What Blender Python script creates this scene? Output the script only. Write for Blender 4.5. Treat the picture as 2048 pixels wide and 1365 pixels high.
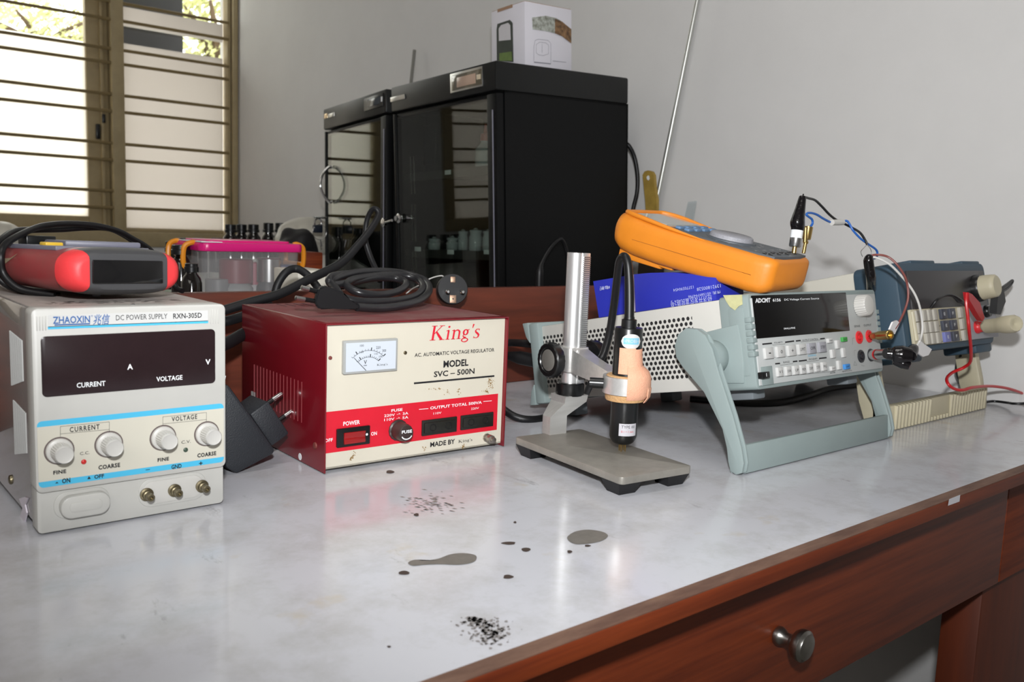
import bpy, bmesh, math, random
from mathutils import Matrix, Vector
random.seed(7)
for o in list(bpy.data.objects): bpy.data.objects.remove(o)
SC = bpy.context.scene; COL = SC.collection
# ------------------------------------------------------------------ camera
FPX, CX, CY = 1764.0, 1024.0, 682.5
def _n(v): return Vector(v).normalized()
_dn = _n((-0.0385, 1.0, -(458-CY)/FPX)); _Z = -_dn
_X = _n((3130.0-CX, 458+.0385*(3130-CX)-CY, FPX)); _Y = _Z.cross(_X)
RW = Matrix((_X, _Y, _Z))                      # camera (right, down, forward) -> room axes
EYE = Vector((0, 0, 0.21))                     # bench top is z = 0, metres
cam = bpy.data.cameras.new('camera'); cam_o = bpy.data.objects.new('camera', cam); COL.objects.link(cam_o)
cam.sensor_width = 36; cam.lens = 36*FPX/2048; cam.clip_start = .01
r_, d_, f_ = RW @ Vector((1,0,0)), RW @ Vector((0,1,0)), RW @ Vector((0,0,1))
cam_o.matrix_world = Matrix(((r_.x,-d_.x,-f_.x,EYE.x),(r_.y,-d_.y,-f_.y,EYE.y),(r_.z,-d_.z,-f_.z,EYE.z),(0,0,0,1)))
cam.dof.use_dof = True; cam.dof.focus_distance = .80; cam.dof.aperture_fstop = 14
SC.camera = cam_o
# ------------------------------------------------------------------ colour + light
vs = SC.view_settings
vs.view_transform = 'Standard'; vs.look = 'None'; vs.gamma = 1; vs.use_curve_mapping = False; vs.exposure = 0.38
wd = bpy.data.worlds.new('daylight'); SC.world = wd; wd.use_nodes = True
bg = wd.node_tree.nodes['Background']; bg.inputs[0].default_value = (1, .965, .90, 1); bg.inputs[1].default_value = 3.7
def light(name, kind, loc, target, energy, color, size=.1, size_y=None, **kw):
    l = bpy.data.lights.new(name, kind); o = bpy.data.objects.new(name, l); COL.objects.link(o)
    l.energy = energy; l.color = color; o.location = loc
    o.rotation_euler = (Vector(target)-Vector(loc)).to_track_quat('-Z','Y').to_euler()
    if kind == 'AREA':
        l.size = size
        if size_y: l.shape = 'RECTANGLE'; l.size_y = size_y
    else: l.shadow_soft_size = size
    for k, v in kw.items(): setattr(l, k, v)
    return o
# the camera's own flash, just above the lens
light('camera_flash', 'SPOT', tuple(EYE + Vector((-.005,-.012,.118))), (1.05, 1.02, .46), 34, (.97,.985,1.0), .016, spot_size=math.radians(112), spot_blend=1.0)
# added fill lights, both out of view: one behind left, one overhead
light('left_fill', 'AREA', (-1.35,-.6,1.2), (.6,.7,0), 7, (1.0,.95,.88), 1.4, 1.0)
light('overhead_fill', 'AREA', (.0,.4,1.9), (.0,.4,0), 6, (1.0,.97,.92), 1.2, .3)
# ------------------------------------------------------------------ pixel -> room helpers (each point gets its real distance)
def ray(px, py): return (RW @ Vector((px-CX, py-CY, FPX))).normalized()
def W(px, py, x=None, y=None, z=None):
    r = ray(px, py)
    if x is not None: t = (x-EYE.x)/r.x
    elif y is not None: t = (y-EYE.y)/r.y
    else: t = (z-EYE.z)/r.z
    return EYE + r*t
def C(ox, oy, s): return lambda x, y: (ox+x/s, oy+y/s)
# ------------------------------------------------------------------ materials
MAT = {}
def mat(name, col, rough=.5, metal=0, spec=.5, noise=0, nscale=30, nscale3=None, dark=None, bump=0, bscale=200, trans=0, alpha=1, coat=0, emit=0):
    if name in MAT: return MAT[name]
    m = bpy.data.materials.new(name); m.use_nodes = True; nt = m.node_tree; N = nt.nodes; L = nt.links
    b = N['Principled BSDF']
    b.inputs['Base Color'].default_value = (*col, 1); b.inputs['Roughness'].default_value = rough
    b.inputs['Metallic'].default_value = metal; b.inputs['Specular IOR Level'].default_value = spec
    b.inputs['Transmission Weight'].default_value = trans; b.inputs['Alpha'].default_value = alpha
    b.inputs['Coat Weight'].default_value = coat
    tc = N.new('ShaderNodeTexCoord')
    def mapped(sc):
        mp = N.new('ShaderNodeMapping'); mp.inputs['Scale'].default_value = sc if isinstance(sc, tuple) else (sc,)*3
        L.new(tc.outputs['Object'], mp.inputs[0]); return mp.outputs[0]
    if noise:
        n = N.new('ShaderNodeTexNoise'); n.inputs['Detail'].default_value = 6; n.inputs['Roughness'].default_value = .65
        n.inputs['Scale'].default_value = 1
        L.new(mapped(nscale3 or nscale), n.inputs['Vector'])
        cr = N.new('ShaderNodeValToRGB'); cr.color_ramp.elements[0].position = .35; cr.color_ramp.elements[1].position = .65
        dk = dark or tuple(c*.55 for c in col)
        cr.color_ramp.elements[0].color = (*[c*(1-noise)+d*noise for c, d in zip(col, dk)], 1)
        cr.color_ramp.elements[1].color = (*col, 1)
        L.new(n.outputs[0], cr.inputs[0]); L.new(cr.outputs[0], b.inputs['Base Color'])
    if bump:
        n2 = N.new('ShaderNodeTexNoise'); n2.inputs['Detail'].default_value = 3; n2.inputs['Scale'].default_value = 1
        L.new(mapped(bscale), n2.inputs['Vector'])
        bp = N.new('ShaderNodeBump'); bp.inputs['Strength'].default_value = bump; bp.inputs['Distance'].default_value = .001
        L.new(n2.outputs[0], bp.inputs['Height']); L.new(bp.outputs[0], b.inputs['Normal'])
    MAT[name] = m; return m
def srgb(r, g, b): return tuple(((c/255)/12.92 if c/255 <= .04045 else ((c/255+.055)/1.055)**2.4) for c in (r, g, b))
def schlick(nt, r0):
    lw = nt.nodes.new('ShaderNodeLayerWeight'); lw.inputs[0].default_value = .5
    p = nt.nodes.new('ShaderNodeMath'); p.operation = 'POWER'; nt.links.new(lw.outputs['Facing'], p.inputs[0]); p.inputs[1].default_value = 5
    m = nt.nodes.new('ShaderNodeMath'); m.operation = 'MULTIPLY_ADD'; nt.links.new(p.outputs[0], m.inputs[0]); m.inputs[1].default_value = 1-r0; m.inputs[2].default_value = r0
    return m
def M(name, r, g, b, **k): return mat(name, srgb(r, g, b), **k)
# ------------------------------------------------------------------ geometry collector
class G:
    def __init__(s): s.bm = bmesh.new(); s.mi = 0
    def _add(s, bm2, m=None):
        m = s.mi if m is None else m
        vm = [s.bm.verts.new(v.co) for v in bm2.verts]
        bm2.verts.index_update()
        for f in bm2.faces:
            try: nf = s.bm.faces.new([vm[v.index] for v in f.verts]); nf.material_index = m; nf.smooth = True
            except ValueError: pass
        bm2.free(); return s
    def box(s, x0, x1, y0, y1, z0, z1, bev=0, m=None, seg=2, axis=None):
        b = bmesh.new(); vs_ = [b.verts.new((x, y, z)) for x in (x0, x1) for y in (y0, y1) for z in (z0, z1)]
        for q in ((0,1,3,2),(4,6,7,5),(0,4,5,1),(2,3,7,6),(0,2,6,4),(1,5,7,3)): b.faces.new([vs_[i] for i in q])
        if bev:
            es = b.edges[:]
            if axis is not None: es = [e for e in es if abs((e.verts[0].co-e.verts[1].co).normalized()[axis]) > .9]
            bmesh.ops.bevel(b, geom=es, offset=bev, segments=seg, affect='EDGES', profile=.5)
        return s._add(b, m)
    def quad(s, pts, m=None):
        b = bmesh.new(); b.faces.new([b.verts.new(p) for p in pts]); return s._add(b, m)
    def loft(s, secs, m=None, cap=True, closed=False):
        b = bmesh.new(); R = [[b.verts.new(p) for p in sec] for sec in secs]; n = len(R[0])
        rng = range(len(R)) if closed else range(len(R)-1)
        for i in rng:
            A, B = R[i], R[(i+1) % len(R)]
            for j in range(n): b.faces.new((A[j], A[(j+1) % n], B[(j+1) % n], B[j]))
        if cap and not closed:
            b.faces.new(R[0][::-1]); b.faces.new(R[-1])
        bmesh.ops.recalc_face_normals(b, faces=b.faces[:]); return s._add(b, m)
    def lathe(s, o, d, prof, n=28, m=None, rib=0, cap=True):
        o = Vector(o); d = Vector(d).normalized(); a = d.orthogonal().normalized(); c = d.cross(a)
        secs = []
        for t, r in prof:
            ring = []
            for i in range(n):
                rr = r*(1-rib*(i % 2)); th = 2*math.pi*i/n
                ring.append(o + d*t + (a*math.cos(th)+c*math.sin(th))*max(rr, 1e-5))
            secs.append(ring)
        return s.loft(secs, m, cap)
    def cyl(s, p0, p1, r0, r1=None, n=20, m=None):
        p0, p1 = Vector(p0), Vector(p1)
        return s.lathe(p0, p1-p0, [(0, r0), ((p1-p0).length, r0 if r1 is None else r1)], n, m)
    def tube(s, pts, r, n=10, m=None, k=8, closed=False, flat=1):
        P = [Vector(p) for p in pts]; rs = r if isinstance(r, (list, tuple)) else [r]*len(P)
        Q, RR = [], []
        N_ = len(P); segs = N_ if closed else N_-1
        for i in range(segs):
            if closed: p0, p1, p2, p3 = P[i-1], P[i], P[(i+1) % N_], P[(i+2) % N_]
            else: p0, p1, p2, p3 = P[max(i-1, 0)], P[i], P[i+1], P[min(i+2, N_-1)]
            for j in range(k):
                t = j/k
                Q.append(.5*((2*p1)+(p2-p0)*t+(2*p0-5*p1+4*p2-p3)*t*t+(3*p1-p0-3*p2+p3)*t**3)); RR.append(rs[i]*(1-t)+rs[(i+1) % N_]*t)
        if not closed: Q.append(P[-1]); RR.append(rs[-1])
        secs = []; up = None
        for i, q in enumerate(Q):
            d = (Q[(i+1) % len(Q)] if (closed or i < len(Q)-1) else q)-(Q[i-1] if (closed or i > 0) else q)
            if d.length < 1e-9: d = Vector((0, 0, 1))
            d.normalize()
            up = d.orthogonal().normalized() if up is None else (up-d*up.dot(d)).normalized()
            c = d.cross(up)
            secs.append([q+(up*math.cos(2*math.pi*j/n)+c*math.sin(2*math.pi*j/n)*flat)*RR[i] for j in range(n)])
        return s.loft(secs, m, closed=closed)
    def prism(s, poly, f, d0, d1, bev=0, m=None, seg=2):
        """poly: 2-D outline, f(u, v, d) -> point"""
        b = bmesh.new(); A = [b.verts.new(f(u, v, d0)) for u, v in poly]; B = [b.verts.new(f(u, v, d1)) for u, v in poly]; n = len(A)
        b.faces.new(A[::-1]); b.faces.new(B)
        for j in range(n): b.faces.new((A[j], A[(j+1) % n], B[(j+1) % n], B[j]))
        bmesh.ops.recalc_face_normals(b, faces=b.faces[:])
        if bev: bmesh.ops.bevel(b, geom=b.edges[:], offset=bev, segments=seg, affect='EDGES', profile=.5)
        return s._add(b, m)
    def sphere(s, c, r, m=None, sc=(1,1,1), n=16):
        b = bmesh.new(); bmesh.ops.create_uvsphere(b, u_segments=n, v_segments=max(6, n//2), radius=r)
        for v in b.verts: v.co = Vector((v.co.x*sc[0], v.co.y*sc[1], v.co.z*sc[2]))+Vector(c)
        return s._add(b, m)
    def text(s, txt, f, u0, v0, u1, v1, m=None, bold=0, shear=0, space=1):
        """flat print filling the box (u0,v0)-(u1,v1); f(u, v) -> point"""
        cu = bpy.data.curves.new('t', 'FONT'); cu.body = txt; cu.size = 1; cu.resolution_u = 2; cu.offset = bold; cu.shear = shear; cu.space_character = space
        o = bpy.data.objects.new('t', cu); COL.objects.link(o); bpy.context.view_layer.update()
        me = bpy.data.meshes.new_from_object(o.evaluated_get(bpy.context.evaluated_depsgraph_get()))
        if len(me.vertices):
            xs = [v.co.x for v in me.vertices]; ys = [v.co.y for v in me.vertices]
            ax, bx, ay, by = min(xs), max(xs), min(ys), max(ys)
            b = bmesh.new(); b.from_mesh(me)
            for v in b.verts: v.co = Vector(f(u0+(v.co.x-ax)/max(bx-ax, 1e-6)*(u1-u0), v0+(v.co.y-ay)/max(by-ay, 1e-6)*(v1-v0)))
            s._add(b, m)
        bpy.data.objects.remove(o); bpy.data.curves.remove(cu); bpy.data.meshes.remove(me); return s
    def build(s, name, mats, parent=None, flat=False, ang=38):
        if not isinstance(mats, (list, tuple)): mats = [mats]
        me = bpy.data.meshes.new(name); s.bm.normal_update()
        off = Vector((0, 0, 0))
        if parent is None and len(s.bm.verts):
            cs = [v.co for v in s.bm.verts]
            off = Vector(((min(c.x for c in cs)+max(c.x for c in cs))/2, (min(c.y for c in cs)+max(c.y for c in cs))/2, min(c.z for c in cs)))
            for v in s.bm.verts: v.co -= off
        s.bm.to_mesh(me); s.bm.free()
        for m in mats: me.materials.append(m)
        if flat:
            for p in me.polygons: p.use_smooth = False
        else: me.set_sharp_from_angle(angle=math.radians(ang))
        o = bpy.data.objects.new(name, me); COL.objects.link(o)
        if parent is not None: o.parent = parent
        else: o.location = off
        return o
def tag(o, label=None, cat=None, group=None, kind=None):
    if label: o['label'] = label
    if cat: o['category'] = cat
    if group: o['group'] = group
    if kind: o['kind'] = kind
    return o
def struct(name, g, m): return tag(g.build(name, m), kind='structure')
class Thing:
    def __init__(s, name, label, cat, loc=(0,0,0), rot=(0,0,0), group=None):
        s.e = bpy.data.objects.new(name, None); COL.objects.link(s.e); s.e.empty_display_size = .02
        yaw, pit, rol = rot
        s.M = Matrix.Translation(loc) @ Matrix.Rotation(yaw, 4, 'Z') @ Matrix.Rotation(pit, 4, 'X') @ Matrix.Rotation(rol, 4, 'Y')
        s.e.matrix_world = s.M; s.I = s.M.inverted(); tag(s.e, label, cat, group)
    def on(s, px, py, ax=1, val=0):
        """where the line of sight through a pixel meets the local plane axis=val"""
        o = s.I @ EYE; d = s.I.to_3x3() @ ray(px, py); t = (val-o[ax])/d[ax]; return o+d*t
    def L(s, p): return s.I @ Vector(p)
    def part(s, name, g, m, label=None, parent=None, **k):
        o = g.build(name, m, parent or s.e, **k)
        if label: o['label'] = label
        return o
def rrect(x0, x1, y0, y1, r, n=5):
    P = []
    for cx, cy, a0 in ((x1-r, y1-r, 0), (x0+r, y1-r, 90), (x0+r, y0+r, 180), (x1-r, y0+r, 270)):
        for i in range(n+1):
            a = math.radians(a0+90*i/n); P.append((cx+r*math.cos(a), cy+r*math.sin(a)))
    return P
XZ = lambda y: (lambda u, v: (u, y, v))
xzd = lambda u, v, d: (u, d, v)
yzd = lambda u, v, d: (d, u, v)
xyd = lambda u, v, d: (u, v, d)
# ------------------------------------------------------------------ shared materials
m_ink = M('black_ink', 22, 22, 26, rough=.6); m_white_ink = M('white_ink', 225, 228, 230, rough=.6)
m_blackrub = M('black_rubber', 15, 15, 17, rough=.42, spec=.4, noise=.4, nscale=90); m_blackpl = M('black_plastic', 16, 17, 18, rough=.3)
m_brass = mat('brass', (.55, .38, .14), rough=.3, metal=1); m_steel = mat('steel', (.62, .62, .62), rough=.25, metal=1)
m_dustyrub = M('dusty_rubber', 22, 22, 24, rough=.5, spec=.35, noise=.7, nscale=120, dark=srgb(22, 22, 24))
m_chrome = mat('chrome', (.8, .8, .8), rough=.08, metal=1)
m_whitepl = M('white_plastic', 190, 188, 183, rough=.4)
wood = mat('red_brown_wood', srgb(124, 54, 24), rough=.5, spec=.3, noise=.8, nscale3=(5, 60, 120), dark=srgb(84, 32, 16), bump=.1, bscale=(20, 200, 300))
wood_d = mat('dark_brown_wood', srgb(112, 52, 34), rough=.5, noise=.8, nscale3=(4, 30, 50), dark=srgb(66, 30, 20))
wood_edge = mat('dusty_worn_wood', srgb(120, 92, 76), rough=.7, noise=.8, nscale3=(14, 60, 60), dark=srgb(78, 52, 42))
#@@SETTING
# ================================================================== the room
XR, YB, ZF, ZC = 1.285, 3.05, -.75, 2.0
m_wall = M('painted_plaster', 217, 216, 215, rough=.75, noise=.10, nscale=5, bump=.15, bscale=60)
g = G(); g.box(XR, XR+.12, -1.7, YB+.15, ZF, ZC); struct('wall_right', g, m_wall)
g = G(); g.box(-1.75, -1.6, -1.7, YB+.15, ZF, ZC); struct('wall_left', g, m_wall)
g = G(); g.box(-1.75, XR+.12, -1.85, -1.7, ZF, ZC); struct('wall_front', g, m_wall)
WZ0, WX0, WX1, WZT = .103, .46, 1.283, 1.55
g = G(); g.box(-1.6, XR, YB, YB+.15, ZF, WZ0); g.box(-1.6, XR, YB, YB+.15, WZT, ZC); g.box(-.11, WX0, YB, YB+.15, WZ0, WZT); g.box(-1.6, -1.25, YB, YB+.15, WZ0, WZT)
struct('wall_back', g, m_wall)
g = G(); g.box(-1.75, XR+.12, -1.85, YB+.15, ZC, ZC+.1); struct('ceiling', g, m_wall)
g = G(); g.box(-1.75, XR+.12, -1.85, YB+.15, ZF-.1, ZF); struct('floor', g, M('grey_floor_tile', 150, 148, 142, rough=.4, noise=.2, nscale=12))
# window: frame, posts, casement, glass, bars
m_frame = M('olive_painted_frame', 172, 155, 118, rough=.55, noise=.3, nscale=20)
m_frost = bpy.data.materials.new('frosted_glass'); m_frost.use_nodes = True
nt = m_frost.node_tree; nt.nodes.clear(); out = nt.nodes.new('ShaderNodeOutputMaterial'); tr = nt.nodes.new('ShaderNodeBsdfTranslucent')
tr.inputs[0].default_value = (.47, .455, .44, 1); nt.links.new(tr.outputs[0], out.inputs[0])
m_frost_b = m_frost.copy(); m_frost_b.name = 'thin_frosted_glass'; m_frost_b.node_tree.nodes['Translucent BSDF'].inputs[0].default_value = (.74, .73, .70, 1)
m_glass = bpy.data.materials.new('clear_glass'); m_glass.use_nodes = True
nt = m_glass.node_tree; nt.nodes.clear(); out = nt.nodes.new('ShaderNodeOutputMaterial'); mx = nt.nodes.new('ShaderNodeMixShader')
tp = nt.nodes.new('ShaderNodeBsdfTransparent'); tp.inputs[0].default_value = (.95, .97, .96, 1); gl = nt.nodes.new('ShaderNodeBsdfGlossy'); gl.inputs['Roughness'].default_value = .03
fr = schlick(nt, .04)
nt.links.new(fr.outputs[0], mx.inputs[0]); nt.links.new(tp.outputs[0], mx.inputs[1]); nt.links.new(gl.outputs[0], mx.inputs[2]); nt.links.new(mx.outputs[0], out.inputs[0])
def wx(px, py=250): return W(px, py, y=YB).x
wz_sill = W(100, 430, y=YB).z
win = bpy.data.objects.new('window_1', None); COL.objects.link(win); win.location = (0, YB, 0); tag(win, kind='structure')
def wpart(name, g, m):
    for v in g.bm.verts: v.co.y -= YB
    return g.build(name, m, win)
# outline frame
xpostL, xpostR = wx(222), wx(247); xR0 = wx(455)
g = G(); g.box(WX0, WX1, YB-.01, YB+.06, WZ0, WZ0+.05, .004); g.box(WX0, WX1, YB-.01, YB+.06, WZT-.05, WZT, .004)
g.box(xR0+.015, WX1, YB-.015, YB+.06, WZ0+.05, WZT-.05, .004); g.box(WX0, WX0+.05, YB-.01, YB+.06, WZ0+.05, WZT-.05, .004)
g.box(xR0, xR0+.012, YB-.0, YB+.04, WZ0+.05, WZT-.05, .002)
wpart('window_frame', g, m_frame)
pitch = xR0 + .02 - xpostL
for k in range(4):
    x0 = xpostL - pitch*k
    if x0 < WX0: continue
    g = G(); g.box(x0, x0+(xpostR-xpostL), YB-.02, YB+.06, WZ0+.05, WZT-.05, .004); wpart('post', g, m_frame)
zbars = sorted([W(0+350, y, y=YB).z for y in (62, 118, 145, 205, 237, 298, 330, 389, 421)]+[W(350, y, y=YB).z for y in (28,)])
dz = (zbars[2]-zbars[0])
zb = zbars[:]
while zb[-1] < WZT-.1: zb.append(zb[-2]+dz)
for k in range(-1, 3):
    a = xpostL - pitch*k; b = (xR0 if k < 0 else None)
    if k < 0: lo, hi = xpostR, xR0
    else: lo, hi = xpostL-pitch*(k+1)+(xpostR-xpostL), xpostL-pitch*k
    lo = max(lo, WX0+.05)
    if hi-lo < .02: continue
    g = G()
    for z in zb: g.cyl((lo, YB-.012, z), (hi, YB-.012, z), .0052, n=8)
    wpart('security_bar', g, M('dark_olive_bar', 130, 112, 74, rough=.6))
    # casement sash and glass behind the bars
    s0, s1 = lo+.005, hi-.005; zc = W(330, 96, y=YB).z
    g = G()
    if k == 0:                                   # the open-looking broad sash left of the post
        sx = wx(178); 
        g.box(sx, hi, YB+.02, YB+.05, WZ0+.05, WZT-.05, .003); g.box(lo, sx, YB+.02, YB+.05, WZ0+.05, wz_sill, .003)
        g.box(wx(204), wx(211), YB+.005, YB+.03, WZ0+.05, WZT-.05, .003)
        wpart('sash', g, m_frame)
        g = G(); g.box(wx(194), wx(202), YB+.008, YB+.02, W(200, 278, y=YB).z, W(200, 248, y=YB).z, .002); g.box(wx(205), wx(212), YB+.0, YB+.02, W(208, 246, y=YB).z, W(208, 228, y=YB).z, .003)
        wpart('latch', g, m_blackpl)
        g = G(); g.box(lo, sx, YB+.03, YB+.034, WZ0+.05, W(90, 75, y=YB).z-.0); wpart('pane', g, m_frost_b)
        g = G(); g.box(lo, sx, YB+.03, YB+.034, W(90, 75, y=YB).z, WZT-.05); wpart('pane', g, m_glass)
    else:
        g.box(s0, s1, YB+.02, YB+.04, WZ0+.05, WZ0+.062, .002); wpart('sash', g, m_frame)
        for zz0, zz1, mm in ((WZ0+.05, zc, m_frost), (zc, W(330, 62, y=YB).z, m_glass), (W(330, 62, y=YB).z, W(330, 24, y=YB).z, m_frost), (W(330, 24, y=YB).z, WZT-.05, m_glass)):
            g = G(); g.box(s0, s1, YB+.03, YB+.034, zz0, zz1); wpart('pane', g, mm)
# second window along the same wall, left of the view (it shows in the cabinet glass)
win2 = bpy.data.objects.new('window_2', None); COL.objects.link(win2); win2.location = (0, YB, 0); tag(win2, kind='structure')
def w2(name, g, m):
    for v in g.bm.verts: v.co.y -= YB
    return g.build(name, m, win2)
g = G(); a2, b2_ = -1.25, -.11; g.box(a2, b2_, YB-.01, YB+.06, WZ0, WZ0+.05, .004); g.box(a2, b2_, YB-.01, YB+.06, WZT-.05, WZT, .004); g.box(a2, a2+.05, YB-.01, YB+.06, WZ0+.05, WZT-.05, .004); g.box(b2_-.05, b2_, YB-.01, YB+.06, WZ0+.05, WZT-.05, .004); g.box(-.56, -.50, YB-.01, YB+.06, WZ0+.05, WZT-.05, .004); w2('window_frame', g, m_frame)
for xa_, xb_ in ((a2+.05, -.56), (-.50, b2_-.05)):
    g = G()
    for z in zb: g.cyl((xa_, YB-.012, z), (xb_, YB-.012, z), .0052, n=8)
    w2('security_bar', g, M('dark_olive_bar', 0, 0, 0)); g = G(); g.box(xa_, xb_, YB+.03, YB+.034, WZ0+.05, WZT-.05); w2('pane', g, m_frost)
# ------------------------------------------------------------------ outside
g = G(); g.box(-4, 4.5, 6.0, 6.15, -1, W(90, 72, y=6.0).z); tag(g.build('boundary_wall', M('outdoor_whitewash', 235, 235, 230, rough=.9)), 'white outdoor wall seen bright through the left window pane', 'wall')
g = G(); g.box(-6, 6, 3.25, 9, -1.0, -.95); tag(g.build('outdoor_ground', M('outdoor_concrete', 170, 168, 160, rough=.9)), kind='structure')
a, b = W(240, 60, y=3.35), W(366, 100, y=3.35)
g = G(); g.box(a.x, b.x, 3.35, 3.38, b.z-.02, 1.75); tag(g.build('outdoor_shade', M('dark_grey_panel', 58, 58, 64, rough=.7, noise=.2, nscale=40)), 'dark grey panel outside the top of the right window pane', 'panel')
def tree(name, label, cx, cy, cz, rx, rz, n, seed):
    rnd = random.Random(seed); t = Thing(name, label, 'tree', (cx, cy, -1), group=None)
    g = G(); g.tube([(0,0,0), (.05,.02,1.2), (-.03,0,cz+1-rz*.2)], [.09, .07, .04], 8)
    for k in range(6):
        a = k*1.05; g.tube([(0,0,cz+1-rz*.7), (rx*.3*math.cos(a), rx*.3*math.sin(a), cz+1-rz*.2), (rx*.7*math.cos(a), rx*.6*math.sin(a), cz+1+rz*.2)], [.03, .02, .008], 6)
    t.part('trunk', g, M('bark', 90, 72, 52, rough=.9, noise=.5, nscale=20))
    g = G()
    for i in range(n):
        th, ph = rnd.uniform(0, 6.283), math.acos(rnd.uniform(-1, 1)); rr = rnd.uniform(.45, 1)
        p = Vector((rx*rr*math.sin(ph)*math.cos(th), rx*.6*rr*math.sin(ph)*math.sin(th), cz+1+rz*rr*math.cos(ph)))
        u = Vector((rnd.gauss(0,1), rnd.gauss(0,1), rnd.gauss(0,1))).normalized(); v = u.orthogonal().normalized(); w = u.cross(v); l = rnd.uniform(.025, .045)
        g.quad([p-v*l, p-w*l*.35+u*.01, p+v*l, p+w*l*.35+u*.01])
    t.part('foliage', g, M('yellow_green_leaves', 206, 208, 150, rough=.6, noise=.5, nscale=3), flat=True)
p = W(80, 52, y=7.2); tree('tree', 'yellow-green tree top above the outdoor wall in the left window pane', p.x, 7.2, p.z-.02, .62, .19, 900, 3)
p = W(400, 40, y=5.0); tree('tree', 'green leaves beside the dark panel in the right window pane', p.x+.1, 5.0, p.z, .30, .40, 700, 4)
#@@BENCH
# ================================================================== workbench
YE, YO, XL = .318, .306, -.75
ZAP = -.137
m_top = bpy.data.materials.new('worn_white_laminate'); m_top.use_nodes = True
nt = m_top.node_tree; N = nt.nodes; Lk = nt.links; b = N['Principled BSDF']; b.inputs['Roughness'].default_value = .16; b.inputs['Specular IOR Level'].default_value = .5
tc = N.new('ShaderNodeTexCoord')
def nz(scale, detail, p0, p1, rough=.6, sc3=None):
    mp = N.new('ShaderNodeMapping'); mp.inputs['Scale'].default_value = sc3 or (scale,)*3; Lk.new(tc.outputs['Object'], mp.inputs[0])
    n = N.new('ShaderNodeTexNoise'); n.inputs['Scale'].default_value = 1; n.inputs['Detail'].default_value = detail; n.inputs['Roughness'].default_value = rough
    Lk.new(mp.outputs[0], n.inputs['Vector']); mr = N.new('ShaderNodeMapRange'); mr.inputs['From Min'].default_value = p0; mr.inputs['From Max'].default_value = p1
    Lk.new(n.outputs[0], mr.inputs[0]); return mr.outputs[0]
def mixc(fac, A, Bc, base=None):
    mx = N.new('ShaderNodeMix'); mx.data_type = 'RGBA'; Lk.new(fac, mx.inputs[0])
    if base is None: mx.inputs[6].default_value = (*A, 1)
    else: Lk.new(base, mx.inputs[6])
    mx.inputs[7].default_value = (*Bc, 1); return mx.outputs[2]
c1 = mixc(nz(16, 9, .46, .80, .72), srgb(194, 195, 201), srgb(166, 164, 162))
c2 = mixc(nz(0, 8, .62, .80, .75, (42, 17, 17)), None, srgb(112, 108, 104), c1)
c3 = mixc(nz(19, 4, .66, .80), None, srgb(186, 176, 160), c2)
Lk.new(c3, b.inputs['Base Color'])
rr = nz(9, 6, .3, .75); mr = N.new('ShaderNodeMapRange'); mr.inputs['To Min'].default_value = .09; mr.inputs['To Max'].default_value = .24; Lk.new(rr, mr.inputs[0]); Lk.new(mr.outputs[0], b.inputs['Roughness'])
bench = Thing('workbench', 'dark red wooden workbench with a stained white laminate top', 'workbench', (.2, .6, ZF))
def bp(name, g, m, label=None, **k):
    for v in g.bm.verts: v.co -= Vector((.2, .6, ZF))
    return bench.part(name, g, m, label, **k)
g = G(); g.box(XL, XR-.002, YE, .913, -.02, 0); bp('tabletop', g, m_top)
g = G(); g.box(XL, XR-.002, YO, YE, -.0125, -.0003, .0012); bp('edge_strip', g, wood); 
g = G(); g.box(XL, XR-.002, YO+.0005, YE-.0002, -.0005, .0001)
edge = bp('worn_edge', g, wood_edge, 'dusty grey-brown worn top of the front edge')
g = G(); g.box(XL, XR-.002, .9135, .930, 0, .131, .0015)
tag(g.build('back_board', wood_d), 'long brown wooden board standing along the back of the white bench top', 'board')
g = G(); g.box(XL+.02, .965, .340, .352, ZAP, -.021, .001); dr = bp('drawer', g, wood, 'wide red-brown drawer front under the bench edge')
g = G(); g.box(.967, XR-.01, .340, .352, ZAP, -.021, .001); bp('apron', g, wood)
g = G(); g.box(XL+.02, XR-.01, .352, .905, -.026, -.0205); bp('underframe', g, wood)
g = G(); g.box(.961, 1.275, .3525, .392, ZF, ZAP-.0005, .002); bp('leg', g, mat('leg_wood', srgb(96, 38, 12), rough=.5, noise=.6, nscale3=(40, 40, 4), dark=srgb(60, 22, 8)))
g = G(); g.box(XL+.03, XL+.10, .3525, .42, ZF, ZAP-.0005, .002); bp('leg', g, wood)
g = G(); g.box(XL+.03, XL+.10, .84, .905, ZF, -.0265, .002); bp('leg', g, wood)
g = G(); g.box(1.2, 1.275, .84, .905, ZF, -.0265, .002); bp('leg', g, wood)
# drawer knob
kb = W(1553, 1270, y=.340); kh = W(1590, 1283, y=.305)
off = Vector((.2, .6, ZF)); kc = Vector((kb.x, .340, kb.z))
g = G(); g.lathe(kc-off, (0,-1,0), [(0, .0060), (.001, .0070), (.003, .0072), (.0055, .0062), (.008, .0046), (.012, .0046), (.0145, .0070), (.0165, .0100), (.019, .0116), (.0215, .0120), (.0235, .0116), (.0248, .0098), (.0256, .0094), (.0262, .0076), (.0272, .0040), (.0274, .0)], 32)
bench.part('knob', g, mat('pewter', (.34, .33, .31), rough=.32, metal=1, noise=.4, nscale=120), parent=dr)
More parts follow.
